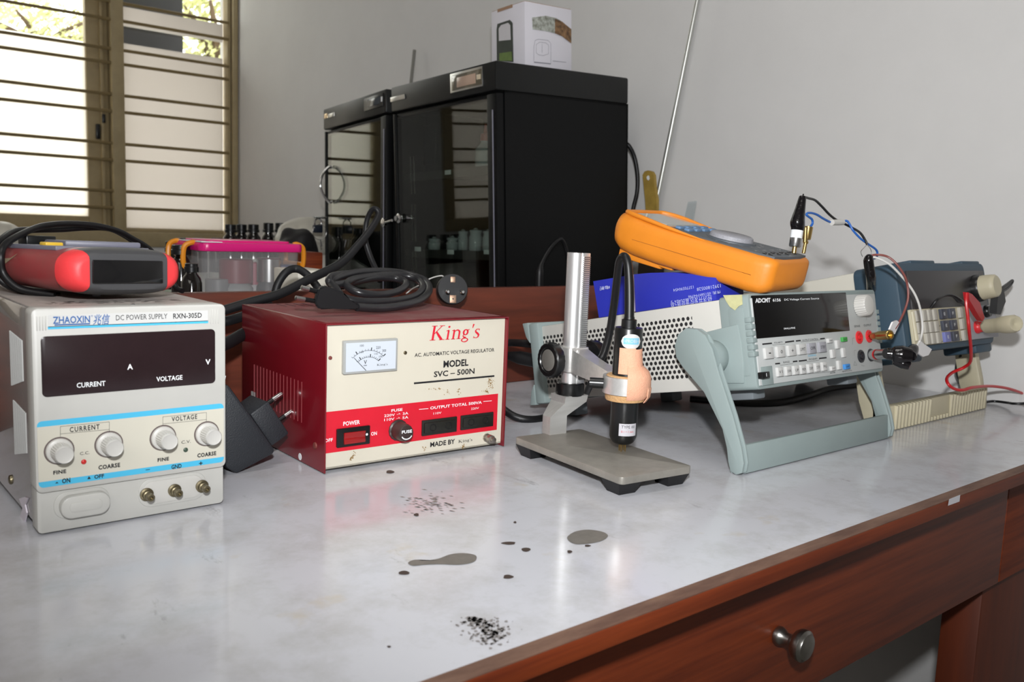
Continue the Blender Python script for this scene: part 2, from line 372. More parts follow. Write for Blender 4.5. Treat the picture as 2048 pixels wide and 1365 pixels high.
# marks on the bench top
def blob(pts, z=.0004, **k): return [W(px, py, z=z) for px, py in pts]
C7 = C(0, 0, 1)
def stain(pts, m, label):
    g = G(); P = blob(pts); c = sum(P, Vector())/len(P)
    Q = []
    n = len(P)
    for i in range(n):
        for j in range(5):
            t = j/5; p0, p1, p2, p3 = P[i-1], P[i], P[(i+1) % n], P[(i+2) % n]
            Q.append(.5*((2*p1)+(p2-p0)*t+(2*p0-5*p1+4*p2-p3)*t*t+(3*p1-p0-3*p2+p3)*t**3))
    for i in range(len(Q)): g.quad([c, Q[i], Q[(i+1) % len(Q)]])
    return bp('stain', g, m, label)
m_stain = M('grey_brown_stain', 112, 108, 102, rough=.45, noise=.4, nscale=160)
stain([(1134,1076),(1150,1064),(1176,1060),(1204,1064),(1216,1072),(1204,1082),(1176,1088),(1148,1088)], m_stain, 'oval grey stain worn into the white top')
stain([(816,1126),(830,1120),(848,1122),(876,1118),(902,1109),(930,1107),(952,1112),(948,1124),(920,1130),(880,1129),(850,1130),(826,1132)], m_stain, 'long grey stain near the front of the white top')
m_spot = M('brown_spot', 62, 50, 44, rough=.6)
for i, (x, y, rx, ry) in enumerate(((808,1146,11,4),(1016,1154,10,4),(1139,1104,5,3),(1052,1100,9,4),(1018,1087,14,3),(833,1030,5,3),(1030,1045,3,2),(780,944,8,3),(1175,1092,6,2),(778,1294,4,2))):
    stain([(x+rx*math.cos(a)*(1+.2*math.sin(3*a+i)), y+ry*math.sin(a)) for a in [k*math.pi/4 for k in range(8)]], m_spot, None)
g = G(); rnd = random.Random(5)
for k in range(300):
    cl = rnd.random(); 
    if cl < .62: cx, cy, sx, sy = 980, 1266, 20, 11
    elif cl < .82: cx, cy, sx, sy = 965, 1248, 22, 5
    else: cx, cy, sx, sy = 948, 1240, 10, 3
    x, y = rnd.gauss(cx, sx), rnd.gauss(cy, sy); r = rnd.uniform(.8, 3.6)
    P = [W(x+r*1.4*math.cos(a)*rnd.uniform(.6, 1.2), y+r*.8*math.sin(a)*rnd.uniform(.6, 1.2), z=.0003) for a in [j*math.pi/3 for j in range(6)]]
    g.quad(P)
bp('smudge', g, M('black_smudge', 134, 130, 128, rough=.7), 'black speckled smudge near the front edge')
g = G()
for k in range(110):
    x, y = rnd.gauss(862, 26), rnd.gauss(1008, 9); r = rnd.uniform(.8, 2.2)
    g.quad([W(x-r*3, y-r*.3, z=.0003), W(x, y-r*.5, z=.0003), W(x+r*3, y+r*.5, z=.0003), W(x, y+r*.4, z=.0003)])
bp('scratches', g, M('grey_scratch', 146, 134, 130, rough=.7), 'faint brownish scratches in front of the regulator')
g = G(); a = W(1896, 1010, y=.3055); b_ = W(1919, 1004, y=.3055); g.quad([(a.x,.3055,a.z-.001),(b_.x,.3055,a.z-.0012),(b_.x,.3055,a.z+.0048),(a.x+.001,.3055,a.z+.0045)])
sticker = bp('sticker', g, M('white_sticker', 205, 205, 212, rough=.5), 'small white paper scrap stuck on the front edge')
# back bench
g = G(); g.box(XL, XR-.003, .9142, 2.7, -.03, -.0003); g.box(XL, XR-.003, .95, .97, -.12, -.03)
tag(g.build('back_bench', m_top), 'plain bench behind the wooden board carrying cabinets and bottles', 'bench')
#@@DEVICES
# ================================================================== DC power supply
m_cream = M('cream_abs', 186, 185, 180, rough=.42, noise=.12, nscale=25)
m_grey_metal = mat('grey_case_paint', srgb(124, 119, 116), rough=.16, metal=.0, spec=1.0, coat=1.0, noise=.15, nscale=40)
A = C(0, 560, 4.267); B = C(0, 780, 4.267)
ps = Thing('power_supply', 'cream and grey bench DC power supply with blue stripes and four white knobs', 'power supply', (.124, .612, .0), (0, 0, 0))
PW, PH, PD = .125, .149, .235
g = G(); g.box(.0015, PW-.0015, .016, PD, .004, PH-.0005, .003)
ps.part('case', g, m_grey_metal, 'glossy grey sheet metal case')
g = G(); g.box(.003, PW-.003, .018, PD-.002, PH-.001, PH-.0003, 0); ps.part('dusty_top', g, M('dusty_grey_top', 168, 160, 154, rough=.75, noise=.3, nscale=50))
g = G()
sl = ps.on(*B(290, 885)).z; lowz = (ps.on(*B(290, 885)).z+ps.on(*B(1925, 668)).z)/2
g.prism(rrect(0, PW, lowz, PH, .004, 4), xzd, 0, .018, .0012); g.prism(rrect(.0008, PW-.0008, .0015, lowz+.004, .003, 4), xzd, .003, .018, .0008)
ps.part('front_panel', g, m_cream)
def pr(t, f, p, q, y=-.0001):
    a, b = t.on(*f(*p), 1, y), t.on(*f(*q), 1, y); return min(a.x, b.x), max(a.x, b.x), min(a.z, b.z), max(a.z, b.z)
def av(t, f, tl, tr, br, bl, y=0):
    P = [t.on(*f(*q), 1, y) for q in (tl, tr, br, bl)]
    return (P[0].x+P[3].x)/2, (P[1].x+P[2].x)/2, (P[2].z+P[3].z)/2, (P[0].z+P[1].z)/2
HK = 1.0
def T_(g, t, f, s, p, q, y, m=None, **k):
    a, b = t.on(*f(*p), 1, y), t.on(*f(*q), 1, y); x0, x1, z0, z1 = min(a.x, b.x), max(a.x, b.x), min(a.z, b.z), max(a.z, b.z)
    hmin = (x1-x0)/max(len(s), 1)/.62*.74*HK if len(s) > 1 else 0
    if z1-z0 < hmin: zm = (z0+z1)/2; z0, z1 = zm-hmin/2, zm+hmin/2
    g.text(s, XZ(y), x0, z0, x1, z1, m, **k)
# white label, stripes, control field
m_blue = M('sky_blue_print', 70, 176, 214, rough=.5); m_field = M('ivory_print', 198, 194, 180, rough=.5)
x0, x1, z0, z1 = av(ps, A, (412, 300), (1772, 262), (1775, 350), (408, 408))
g = G(); g.box(x0, x1, -.0003, .001, z0, z1, 0); ps.part('label', g, M('label_white', 196, 196, 194, rough=.45))
x2, x3, z2, z3 = av(ps, A, (408, 405), (1775, 343), (1775, 365), (408, 428))
g = G(); g.box(x2, x3, -.0003, .001, z2, z3)
cx0, cx1, cz0, cz1 = av(ps, A, (315, 1205), (1905, 1060), (1910, 1105), (312, 1250))
fx0, fx1, fz0, fz1 = av(ps, B, (330, 780), (1915, 580), (1915, 625), (335, 830))
g.prism(rrect(cx0, cx1, fz0, cz1, .003), xzd, -.0002, .001)
ps.part('stripe', g, m_blue, 'sky blue printed stripes')
g = G(); g.box(cx0, cx1, -.0003, .001, fz1, cz0); ps.part('control_field', g, m_field)
dx0, dx1, dz0, dz1 = av(ps, A, (345, 490), (1830, 415), (1840, 885), (360, 1000))
g = G(); g.prism(rrect(dx0, dx1, dz0, dz1, .003), xzd, -.0006, .002, .0003); ps.part('display_window', g, M('dark_red_window', 38, 24, 27, rough=.25, noise=.3, nscale=60))
for xa_, xb_, ya_, yb2_ in ((310, 385, 300, 435), (1790, 1860, 242, 375)):
    g = G(); p_, q_ = ps.on(*A(xa_, yb2_), 1, 0), ps.on(*A(xb_, ya_), 1, 0)
    for k in range(4): u0 = p_.x+(q_.x-p_.x)*k/3.2; g.box(u0, u0+.0007, -.0005, .001, p_.z, q_.z-.0008, .0002)
    ps.part('ribs', g, m_cream)
# print
HK = 1.12
inks = [m_ink, M('logo_blue', 34, 88, 150), m_white_ink]
g = G(); f = -.0005
T_(g, ps, A, 'ZHAOXIN', (452, 378), (768, 305), f, 1, bold=.02)
a = ps.on(*A(465, 382), 1, f); b2 = ps.on(*A(768, 370), 1, f); g.quad([(a.x, f, a.z-.0008), (b2.x, f, a.z-.0008), (b2.x, f, a.z+.0001), (a.x, f, a.z+.0001)], 1)
T_(g, ps, A, '兆信', (795, 372), (938, 305), f, 1, bold=.01, shear=.2)
T_(g, ps, A, '®', (776, 318), (794, 300), f, 1)
T_(g, ps, A, 'DC POWER SUPPLY', (990, 347), (1428, 288), f, 0)
T_(g, ps, A, 'RXN-305D', (1478, 333), (1722, 280), f, 0, bold=.015)
f = -.0008
T_(g, ps, A, 'A', (1086, 768), (1134, 718), f, 2, bold=.03); T_(g, ps, A, 'V', (1754, 725), (1796, 678), f, 2, bold=.03)
T_(g, ps, A, 'CURRENT', (655, 918), (900, 868), f, 2, bold=.02); T_(g, ps, A, 'VOLTAGE', (1335, 868), (1557, 815), f, 2, bold=.02)
f = -.0005
T_(g, ps, B, 'CURRENT', (595, 350), (850, 308), f, 0, bold=.02, space=1.25); T_(g, ps, B, 'VOLTAGE', (1465, 262), (1682, 220), f, 0, bold=.02, space=1.25)
T_(g, ps, B, 'FINE', (455, 722), (565, 684), f, 0, bold=.04, space=1.1); T_(g, ps, B, 'COARSE', (840, 675), (1025, 632), f, 0, bold=.04, space=1.1)
T_(g, ps, B, 'FINE', (1345, 612), (1442, 578), f, 0, bold=.04, space=1.1); T_(g, ps, B, 'COARSE', (1684, 575), (1845, 530), f, 0, bold=.04, space=1.1)
T_(g, ps, B, 'C.C.', (682, 555), (765, 528), f, 0); T_(g, ps, B, 'C.V.', (1548, 460), (1628, 430), f, 0)
T_(g, ps, B, 'ON', (530, 792), (600, 760), f, 0, bold=.03); T_(g, ps, B, 'OFF', (805, 758), (888, 722), f, 0, bold=.03)
T_(g, ps, B, 'GND', (1463, 673), (1550, 638), f, 0, bold=.03); T_(g, ps, B, '+', (1698, 645), (1730, 612), f, 0, bold=.03); T_(g, ps, B, '-', (1243, 688), (1280, 678), f, 0, bold=.03)
T_(g, ps, B, '▲', (745, 765), (775, 735), f, 0); T_(g, ps, B, '▲', (470, 802), (500, 785), f, 0)
def frame_line(g, t, f, pts, y, w, m=0):
    P = [t.on(*f(*p), 1, y) for p in pts]
    for p, q in zip(P, P[1:]):
        d = (q-p); n_ = Vector((-d.z, 0, d.x)).normalized()*w/2; e = d.normalized()*w/2
        g.quad([p-n_-e, q-n_+e, q+n_+e, p+n_-e], m)
frame_line(g, ps, B, [(515, 402), (515, 315), (933, 275), (933, 365)], f, .0002); frame_line(g, ps, B, [(515, 378), (933, 340)], f, .0002)
frame_line(g, ps, B, [(1390, 305), (1390, 232), (1762, 195), (1762, 270)], f, .0002); frame_line(g, ps, B, [(1390, 292), (1762, 255)], f, .0002)
ps.part('print', g, inks)
def knob(t, px, py, y=0, r1=.0083, r2=.0056, h=.0140, m=m_whitepl):
    c = t.on(px, py, 1, y)
    g = G(); g.lathe(c, (0,-1,0), [(0, r1*.98), (.0012, r1), (.0022, r1*.95), (.003, r2*1.12)], 36)
    g.lathe(c+Vector((0,-.003,0)), (0,-1,0), [(0, r2*1.12), (h-.004, r2*1.0)], 48, rib=.07)
    g.lathe(c+Vector((0,-h+.001,0)), (0,-1,0), [(-.0005, r2*1.04), (.0005, r2*1.02), (.0012, r2*.93), (.0009, r2*.8), (.0009, 0)], 32)
    k = t.part('knob', g, m); g = G(); g.lathe(c, (0,-1,0), [(-.0002, r1*1.12), (.0004, r1*1.10)], 36); t.part('knob_ring', g, M('dark_ring', 96, 84, 82), parent=k)
for px, py in ((505, 520), (928, 465), (1390, 410), (1763, 375)): knob(ps, *B(px, py))
g = G(); c = ps.on(*B(714, 615), 1, 0); g.sphere(c+Vector((0,-.0004,0)), .0017, sc=(1,.5,1)); ps.part('indicator_light', g, M('red_led', 190, 40, 38, rough=.3), 'small red indicator')
g = G(); c = ps.on(*B(1583, 513), 1, 0); g.sphere(c+Vector((0,-.0004,0)), .0017, sc=(1,.5,1)); ps.part('indicator_light', g, M('green_led', 62, 78, 66, rough=.3), 'small dark green indicator')
def pill(t, f, tl, br, y0, y1, name, m, bev=.0006, shrink=0):
    a, b = t.on(*f(*tl), 1, y0), t.on(*f(*br), 1, y0)
    g = G(); g.prism(rrect(a.x+shrink, b.x-shrink, b.z+shrink, a.z-shrink, (a.z-b.z)/2*.9-shrink, 8), xzd, y0, y1, bev); return t.part(name, g, m)
def pill4(t, cx, cz, w, h, y0, y1, name, m, bev=.0006):
    g = G(); g.prism(rrect(cx-w/2, cx+w/2, cz-h/2, cz+h/2, h/2*.92, 9), xzd, y0, y1, bev); return t.part(name, g, m)
c = ps.on(*B(700, 965), 1, .003); sw = pill4(ps, c.x, c.z, .0345, .0185, .0022, .004, 'switch_surround', m_cream); 
pill4(ps, c.x+.001, c.z-.0005, .0305, .0150, -.0035, .004, 'power_switch', m_cream, .0012); pill4(ps, c.x+.001, c.z-.0005, .020, .0065, -.0039, -.003, 'switch_plate', m_cream, .0002)
c = ps.on(*B(1475, 850), 1, .003); pill4(ps, c.x, c.z, .0475, .0205, .0022, .004, 'terminal_plate', m_cream); pill4(ps, c.x, c.z, .0425, .0165, .0016, .004, 'terminal_plate', m_whitepl)
m_oldbrass = mat('tarnished_brass', (.24, .205, .13), rough=.4, metal=1, noise=.5, nscale=300)
for px, py in ((1250, 893), (1488, 858), (1722, 822)):
    c = ps.on(*B(px, py), 1, .0016); g = G(); g.lathe(c, (0,-1,0), [(0, .0046), (.0012, .0046), (.0016, .0034), (.0042, .0033), (.0045, .0026), (.0100, .0026), (.0104, .0022), (.0104, .0013), (.0085, .0012), (.0085, 0)], 20)
    ps.part('terminal_post', g, m_oldbrass)
# side vents, screw, taped cover print
g = G()
for z0v, z1v, yA in ((.088, .125, .034), (.040, .077, .030)):
    for k in range(12): g.box(.0008, .0016, yA+k*.0033, yA+k*.0033+.0014, z0v-.0008*(k-12), z1v+.0002*k)
ps.part('vent_slots', g, M('vent_light', 176, 176, 174, rough=.6), 'light hatched vent slots on the side')
g = G(); g.lathe((.0015, .085, .018), (-1,0,0), [(0, .0035), (.0012, .0033), (.0018, .002), (.0018, 0)], 16); ps.part('screw', g, m_oldbrass)
g = G(); g.lathe((PW*.52, .012, PH-.0005), (0,0,1), [(0, .0016), (.0006, .0016), (.001, .0008), (.001, 0)], 14); ps.part('screw', g, m_chrome)
g = G()
for i in range(70):
    x, y = rnd.uniform(.012, .105), rnd.gauss(.038, .006); w_, h_ = rnd.uniform(.002, .006), rnd.uniform(.001, .0025)
    g.quad([(x, y, PH-.0003), (x+w_, y+rnd.uniform(-.001, .001), PH-.0003), (x+w_*.9, y+h_, PH-.0003), (x+w_*.1, y+h_, PH-.0003)])
ps.part('worn_print', g, M('faded_red', 150, 84, 78, rough=.7), 'worn red lettering on the top cover')
for x in (.015, PW-.015):
    for y in (.03, PD-.03):
        g = G(); g.cyl((x, y, 0), (x, y, .0045), .006); ps.part('foot', g, m_blackrub)
g = G()
a = [ps.on(*B(*q), 0, .0012) for q in ((175, 930), (215, 915), (250, 925), (225, 980), (240, 1050), (215, 1165), (180, 1090), (205, 1010))]
g.prism([(p.y, p.z) for p in a], yzd, .0002, .0012); ps.part('torn_tape', g, M('torn_white_tape', 214, 206, 216, rough=.5))

# ================================================================== voltage regulator
m_red = M('dark_red_paint', 112, 14, 26, rough=.28, noise=.25, nscale=14, coat=.3, dark=srgb(84, 10, 20)); m_ivory = M('ivory_plate', 204, 198, 182, rough=.45, noise=.08, nscale=18)
K = C(480, 580, 3.593)
rg = Thing('voltage_regulator', 'dark red AC voltage regulator box with an ivory and red front and dial', 'voltage regulator', (.3465, .6485, .0), (-.030, 0, 0))
RWd, RH, RD = .1903, .1272, .176
g = G()   # folded cover: top, two sides
g.box(0, .0014, -.004, RD, .001, RH, .0005); g.box(RWd-.0014, RWd, -.004, RD, .001, RH, .0005); g.box(0, RWd, -.0045, RD, RH-.0014, RH, .0006); g.box(.001, RWd-.001, RD-.002, RD, .004, RH-.001)
rg.part('cover', g, m_red)
g = G(); g.box(.004, RWd-.004, .004, RD-.006, RH-.0005, RH+.00015)
rg.part('dusty_top', g, mat('dusty_red_top', srgb(128, 88, 84), rough=.85, noise=.8, nscale=24, dark=srgb(120, 36, 42)), 'dust covered top with the red paint showing through')
g = G(); g.box(.0018, RWd-.0018, 0, .002, .0035, RH-.0018); g.box(.0018, RWd-.0018, 0, RD-.004, .0035, .005)
rg.part('front_plate', g, m_ivory)
x0, x1, z0, z1 = av(rg, K, (600, 887), (1853, 742), (1845, 1005), (603, 1180))
g = G(); g.box(.0018, x1, -.0002, .001, z0, z1); rg.part('red_band', g, M('bright_red_print', 205, 22, 44, rough=.45, noise=.12, nscale=60))
HK = .98
m_red_ink = M('red_ink', 205, 26, 48)
g = G(); f = -.0004
def stroke(g, pts, ws, fn, m):
    """ribbon through 2-D points with widths"""
    P = [Vector(p) for p in pts]; Lp, Rp = [], []
    for i, p in enumerate(P):
        d = (P[min(i+1, len(P)-1)]-P[max(i-1, 0)]).normalized(); n_ = Vector((-d.y, d.x))*ws[i]/2
        Lp.append(p+n_); Rp.append(p-n_)
    for i in range(len(P)-1): g.quad([fn(*Rp[i]), fn(*Rp[i+1]), fn(*Lp[i+1]), fn(*Lp[i])], m)
def arc(cx, cy, rx, ry, a0, a1, n=14): return [(cx+rx*math.cos(math.radians(a0+(a1-a0)*i/n)), cy+ry*math.sin(math.radians(a0+(a1-a0)*i/n))) for i in range(n+1)]
def serif_kings(g, fn, m, cap=1.0):
    S = lambda p, w: stroke(g, p, w if isinstance(w, list) else [w]*len(p), fn, m)
    # K
    S([(.20, 0), (.20, 1)], .13); S([(.03, .02), (.37, .02)], .04); S([(.03, .98), (.37, .98)], .04)
    S([(.24, .43), (.66, .98)], .05); S([(.50, .98), (.82, .98)], .04); S([(.36, .58), (.52, .34), (.74, .02)], [.10, .14, .15]); S([(.58, .02), (.92, .02)], .04)
    # i
    S([(1.10, 0), (1.10, .64)], .11); S([(.97, .02), (1.23, .02)], .04); S([(.97, .60), (1.12, .66)], .05); S(arc(1.10, .88, .035, .035, 0, 360), .07)
    # n
    S([(1.45, 0), (1.45, .64)], .11); S([(1.32, .02), (1.58, .02)], .04); S([(1.32, .60), (1.47, .66)], .05)
    S(arc(1.64, .46, .15, .17, 150, 0)+[(1.79, .0)], [.05, .055, .06, .07, .08, .085, .09, .09, .09, .10, .10, .11, .11, .11, .11, .11]); S([(1.66, .02), (1.92, .02)], .04)
    # g
    a = arc(2.18, .45, .13, .18, 0, 360, 20); S(a, [.06+.05*abs(math.cos(math.radians(18*i))) for i in range(21)])
    S([(2.27, .58), (2.40, .64)], .05); S([(2.08, .30), (2.04, .20), (2.10, .12), (2.24, .08)], [.04, .06, .08, .09])
    a = arc(2.19, -.09, .19, .13, 60, 420, 20); S(a, [.05+.03*abs(math.sin(math.radians(18*i))) for i in range(21)])
    # apostrophe, s
    S([(2.62, 1.0), (2.58, .72)], [.11, .04])
    S([(3.04, .58), (2.97, .64), (2.86, .62), (2.80, .52), (2.84, .42), (2.96, .32), (3.04, .22), (3.02, .08), (2.92, .01), (2.80, .03), (2.74, .10)], [.03, .05, .06, .09, .11, .13, .12, .09, .05, .05, .03])
    S([(3.04, .66), (3.04, .52)], .03); S([(2.74, .14), (2.74, -.01)], .03)
p0 = rg.on(*K(1362, 366), 1, f); p1 = rg.on(*K(1715, 345), 1, f); ph = rg.on(*K(1385, 260), 1, f)
hc = ph.z-p0.z; sx = (p1.x-p0.x)/3.05; zb0 = (p0.z+p1.z)/2
serif_kings(g, lambda u, v: (p0.x+sx*u+hc*v*.17-.0005, f, zb0+hc*v), 1)
T_(g, rg, K, 'AC. AUTOMATIC VOLTAGE REGULATOR', (1255, 478), (1828, 424), f, 0, bold=.012)
T_(g, rg, K, 'MODEL', (1462, 549), (1642, 508), f, 0, bold=.03); T_(g, rg, K, 'SVC – 500N', (1393, 620), (1686, 572), f, 0, bold=.02)
a = rg.on(*K(1250, 672), 1, f); b2 = rg.on(*K(1828, 622), 1, f); zz = (a.z+b2.z)/2; g.quad([(a.x, f, zz-.0007), (b2.x, f, zz-.0007), (b2.x, f, zz+.0009), (a.x, f, zz+.0009)], 0)
T_(g, rg, K, 'MADE BY', (1367, 1122), (1545, 1082), f, 0, bold=.025)
q0 = rg.on(*K(1568, 1100), 1, f); q1 = rg.on(*K(1668, 1088), 1, f); sx2 = (q1.x-q0.x)/3.05; z_ = q0.z-.0002
serif_kings(g, lambda u, v: (q0.x+sx2*u, f, z_+.0027*v), 0)
T_(g, rg, K, 'POWER', (742, 972), (862, 943), f, 2, bold=.02); T_(g, rg, K, 'OFF', (608, 1096), (667, 1068), f, 2, bold=.02); T_(g, rg, K, 'ON', (942, 1046), (984, 1022), f, 2, bold=.02)
HK = .72
T_(g, rg, K, 'FUSE', (1088, 878), (1168, 852), f, 2, bold=.02); T_(g, rg, K, '220V → 3A', (1036, 914), (1210, 880), f, 2, bold=.01); T_(g, rg, K, '110V → 5A', (1036, 942), (1210, 910), f, 2, bold=.01)
T_(g, rg, K, 'OUTPUT TOTAL 500VA', (1367, 856), (1738, 804), f, 2, bold=.02); T_(g, rg, K, '110V', (1390, 898), (1447, 876), f, 2); T_(g, rg, K, '220V', (1660, 864), (1717, 842), f, 2)
for a_, b_ in (((1288, 860), (1352, 855)), ((1750, 803), (1808, 798))): frame_line(g, rg, K, [a_, b_], f, .0005, 2)
rg.part('print', g, [m_ink, m_red_ink, m_white_ink])
# analogue meter
x0, x1, z0, z1 = av(rg, K, (730, 362), (1120, 347), (1116, 578), (732, 605))
g = G(); g.prism(rrect(x0, x1, z0, z1, .001, 3), xzd, -.0035, .0005, .0005)
mt = rg.part('meter_housing', g, M('grey_meter_plastic', 158, 160, 158, rough=.2, coat=.5))
g = G(); g.box(x0+.002, x1-.002, -.0038, -.003, z0+.002, z1-.002); rg.part('meter_dial', g, M('dial_face', 196, 203, 212, rough=.25, coat=.5), parent=mt)
g = G(); f = -.0040; mcx, mcz = x0+(x1-x0)*.44, z0+(z1-z0)*.08; hh = (z1-z0)
for R_, wd_ in ((.60, .0003), (.40, .0003)):
    stroke(g, [(mcx+R_*hh*1.15*math.cos(math.radians(a)), mcz+R_*hh*math.sin(math.radians(a))) for a in range(42, 139, 6)], [wd_]*17, lambda u, v: (u, f, v), 0)
    for i, a in enumerate(range(42, 139, 8)):
        c_, s_ = math.cos(math.radians(a)), math.sin(math.radians(a)); l = .05 if i % 5 else .09
        stroke(g, [(mcx+R_*hh*1.15*c_, mcz+R_*hh*s_), (mcx+(R_+l)*hh*1.15*c_, mcz+(R_+l)*hh*s_)], [.0003 if i % 5 else .0008]*2, lambda u, v: (u, f, v), 0)
stroke(g, [(mcx-.002, mcz), (mcx-.0135, mcz+.0115)], [.0005, .0004], lambda u, v: (u, f-.0002, v), 0)
T_(g, rg, K, '100', (862, 410), (890, 393), f, 0); T_(g, rg, K, '220', (978, 425), (1010, 405), f, 0); T_(g, rg, K, '300', (1022, 447), (1050, 427), f, 0)
T_(g, rg, K, '50', (868, 455), (888, 440), f, 0); T_(g, rg, K, '110', (965, 468), (990, 452), f, 0); T_(g, rg, K, '150', (1000, 488), (1026, 472), f, 0)
T_(g, rg, K, 'V', (890, 535), (912, 505), f, 0, bold=.01); T_(g, rg, K, '~', (888, 548), (912, 540), f, 0, bold=.03)
q0 = rg.on(*K(983, 547), 1, f); q1 = rg.on(*K(1060, 540), 1, f); sx3 = (q1.x-q0.x)/3.05
serif_kings(g, lambda u, v: (q0.x+sx3*u, f, q0.z+.0016*v), 0)
rg.part('meter_scale', g, m_ink, parent=mt)
for px, py, m in ((648, 490, M('rust_red', 112, 52, 46, rough=.6)), (1187, 453, m_oldbrass)):
    c = rg.on(*K(px, py), 1, 0); g = G(); g.lathe(c, (0,-1,0), [(0, .0017), (.0006, .0016), (.0009, .001), (.0009, 0)], 14); rg.part('screw', g, m)
# power switch
x0, x1, z0, z1 = av(rg, K, (690, 998), (927, 975), (928, 1102), (690, 1136))
g = G(); g.prism(rrect(x0, x1, z0, z1, .0008, 3), xzd, -.002, .001, .0004); sw = rg.part('power_switch', g, m_blackpl)
x2, x3, z2, z3 = av(rg, K, (738, 1025), (890, 1008), (890, 1090), (738, 1105))
g = G(); g.prism([(z2, -.0034), (z2, -.001), (z3, -.001), (z3, -.0034), ((z2+z3)/2, -.0026)], lambda u, v, d: (d, v, u), x2, x3, .0002)
rg.part('rocker', g, M('red_rocker', 140, 12, 14, rough=.15, coat=.6), 'red rocker', parent=sw)
c = rg.on(*K(912, 1040), 1, -.0022); g = G(); g.lathe(c, (0,-1,0), [(0, .0011), (.0002, 0)], 14); rg.part('dot', g, m_white_ink, parent=sw)
c = rg.on(*K(1135, 1008), 1, 0); g = G(); g.lathe(c, (0,-1,0), [(0, .0098), (.0012, .0096), (.002, .0082), (.0125, .0078), (.0145, .0070), (.0148, .0064), (.0148, 0)], 32, rib=.03)
fh = rg.part('fuse_holder', g, M('brown_black_plastic', 52, 40, 38, rough=.4)); f = c.y-.0151
g = G(); g.text('FUSE', XZ(f), c.x-.0052, c.z+.0002, c.x+.0052, c.z+.0030, 0, bold=.03); stroke(g, [(c.x+.0052*math.cos(math.radians(a)), c.z-.001+.0042*math.sin(math.radians(a))) for a in range(200, 341, 10)], [.0010]*15, lambda u, v: (u, f, v), 0)
rg.part('fuse_print', g, m_white_ink, parent=fh)
for q in (((1302, 938), (1553, 911), (1553, 1022), (1305, 1046)), ((1582, 904), (1815, 877), (1815, 978), (1582, 1008))):
    x0, x1, z0, z1 = av(rg, K, *q); g = G(); g.prism(rrect(x0, x1, z0, z1, .0006, 3), xzd, -.0015, .001, .0003)
    g.box(x0+.002, x1-.002, -.003, 0, z0+.0025, z1-.0025, .0005)
    so = rg.part('outlet', g, M('outlet_black', 26, 26, 22, rough=.45, noise=.3, nscale=300)); xm = (x0+x1)/2; zm = (z0+z1)/2
    g = G()
    for dx in (-.0085, .0085): g.lathe((xm+dx, -.0030, zm), (0,-1,0), [(-.001, .0036), (.0002, .0036), (.0003, .0026), (-.0004, .0022), (-.0004, 0)], 18)
    rg.part('outlet_hole', g, M('hole_black', 8, 8, 8, rough=.5), parent=so)
c = rg.on(*K(1770, 1062), 1, 0); g = G(); g.lathe(c, (0,-1,0), [(0, .0042), (.0016, .0042), (.0018, .0028), (.0045, .0028), (.0048, .0040), (.0088, .0040), (.0092, .0026), (.0125, .0026), (.0128, .001), (.0128, 0)], 20, rib=.06); rg.part('ground_terminal', g, mat('dull_nickel', (.42, .38, .34), rough=.4, metal=1))
g = G()
for k in range(15):
    y = .145-k*.0075; g.box(-.0003, .0003, y, y+.0009, .036+.0, .072)
rg.part('side_vents', g, M('vent_edge', 140, 62, 66, rough=.5), 'row of thin vertical vent slits on the left side')
g = G()
for k in range(7): g.box(.030+k*.009, .0312+k*.009, RD-.035, RD-.012, RH+.0001, RH+.0003)
rg.part('top_vents', g, m_ink, 'dark vent slits in the top')
c = rg.on(*K(90, 790), 0, 0); g = G(); g.box(-.0003, 0, c.y-.005, c.y+.003, c.z-.008, c.z+.008); rg.part('sticker', g, M('grey_sticker', 160, 158, 156))
c = rg.on(*K(432, 1200), 0, 0); g = G(); g.lathe((-.0001, c.y, c.z), (-1,0,0), [(0, .0032), (.0002, .003), (.0002, 0)], 14); rg.part('sticker', g, m_white_ink)
c = rg.on(*K(542, 1120), 0, 0); g = G(); g.lathe((0, c.y, c.z), (-1,0,0), [(0, .003), (.001, .0028), (.0014, .0014), (.0014, 0)], 14); rg.part('screw', g, M('rust_red', 0, 0, 0))
g = G()
for (cx_, cy_, sx_, sy_, n_) in ((1800, 665, 14, 32, 60), (810, 1200, 14, 30, 46), (1770, 730, 18, 10, 24), (1600, 1130, 16, 14, 26), (1410, 715, 40, 6, 18), (1490, 740, 12, 18, 14), (1570, 725, 10, 20, 14), (1330, 1140, 20, 10, 14)):
    for k in range(n_):
        x, y = rnd.gauss(cx_, sx_*.7), rnd.gauss(cy_, sy_*.6); r = rnd.uniform(1, 5)
        if sx_ == 14 and cx_ == 810: x = cx_+rnd.gauss(0, 6)-(y-cy_)*.55
        P = [rg.on(*K(x+r*math.cos(a)*rnd.uniform(.5, 1.2), y+r*math.sin(a)*rnd.uniform(.5, 1.3)), 1, -.0003) for a in [j*math.pi/2.5 for j in range(5)]]
        g.quad(P)
rg.part('rust', g, M('ochre_rust', 150, 118, 66, rough=.8, noise=.4, nscale=400), 'ochre rust scrapes on the front')
for x in (.02, RWd-.02):
    for y in (.02, RD-.02):
        g = G(); g.cyl((x, y, 0), (x, y, .0038), .006); rg.part('foot', g, m_blackrub)
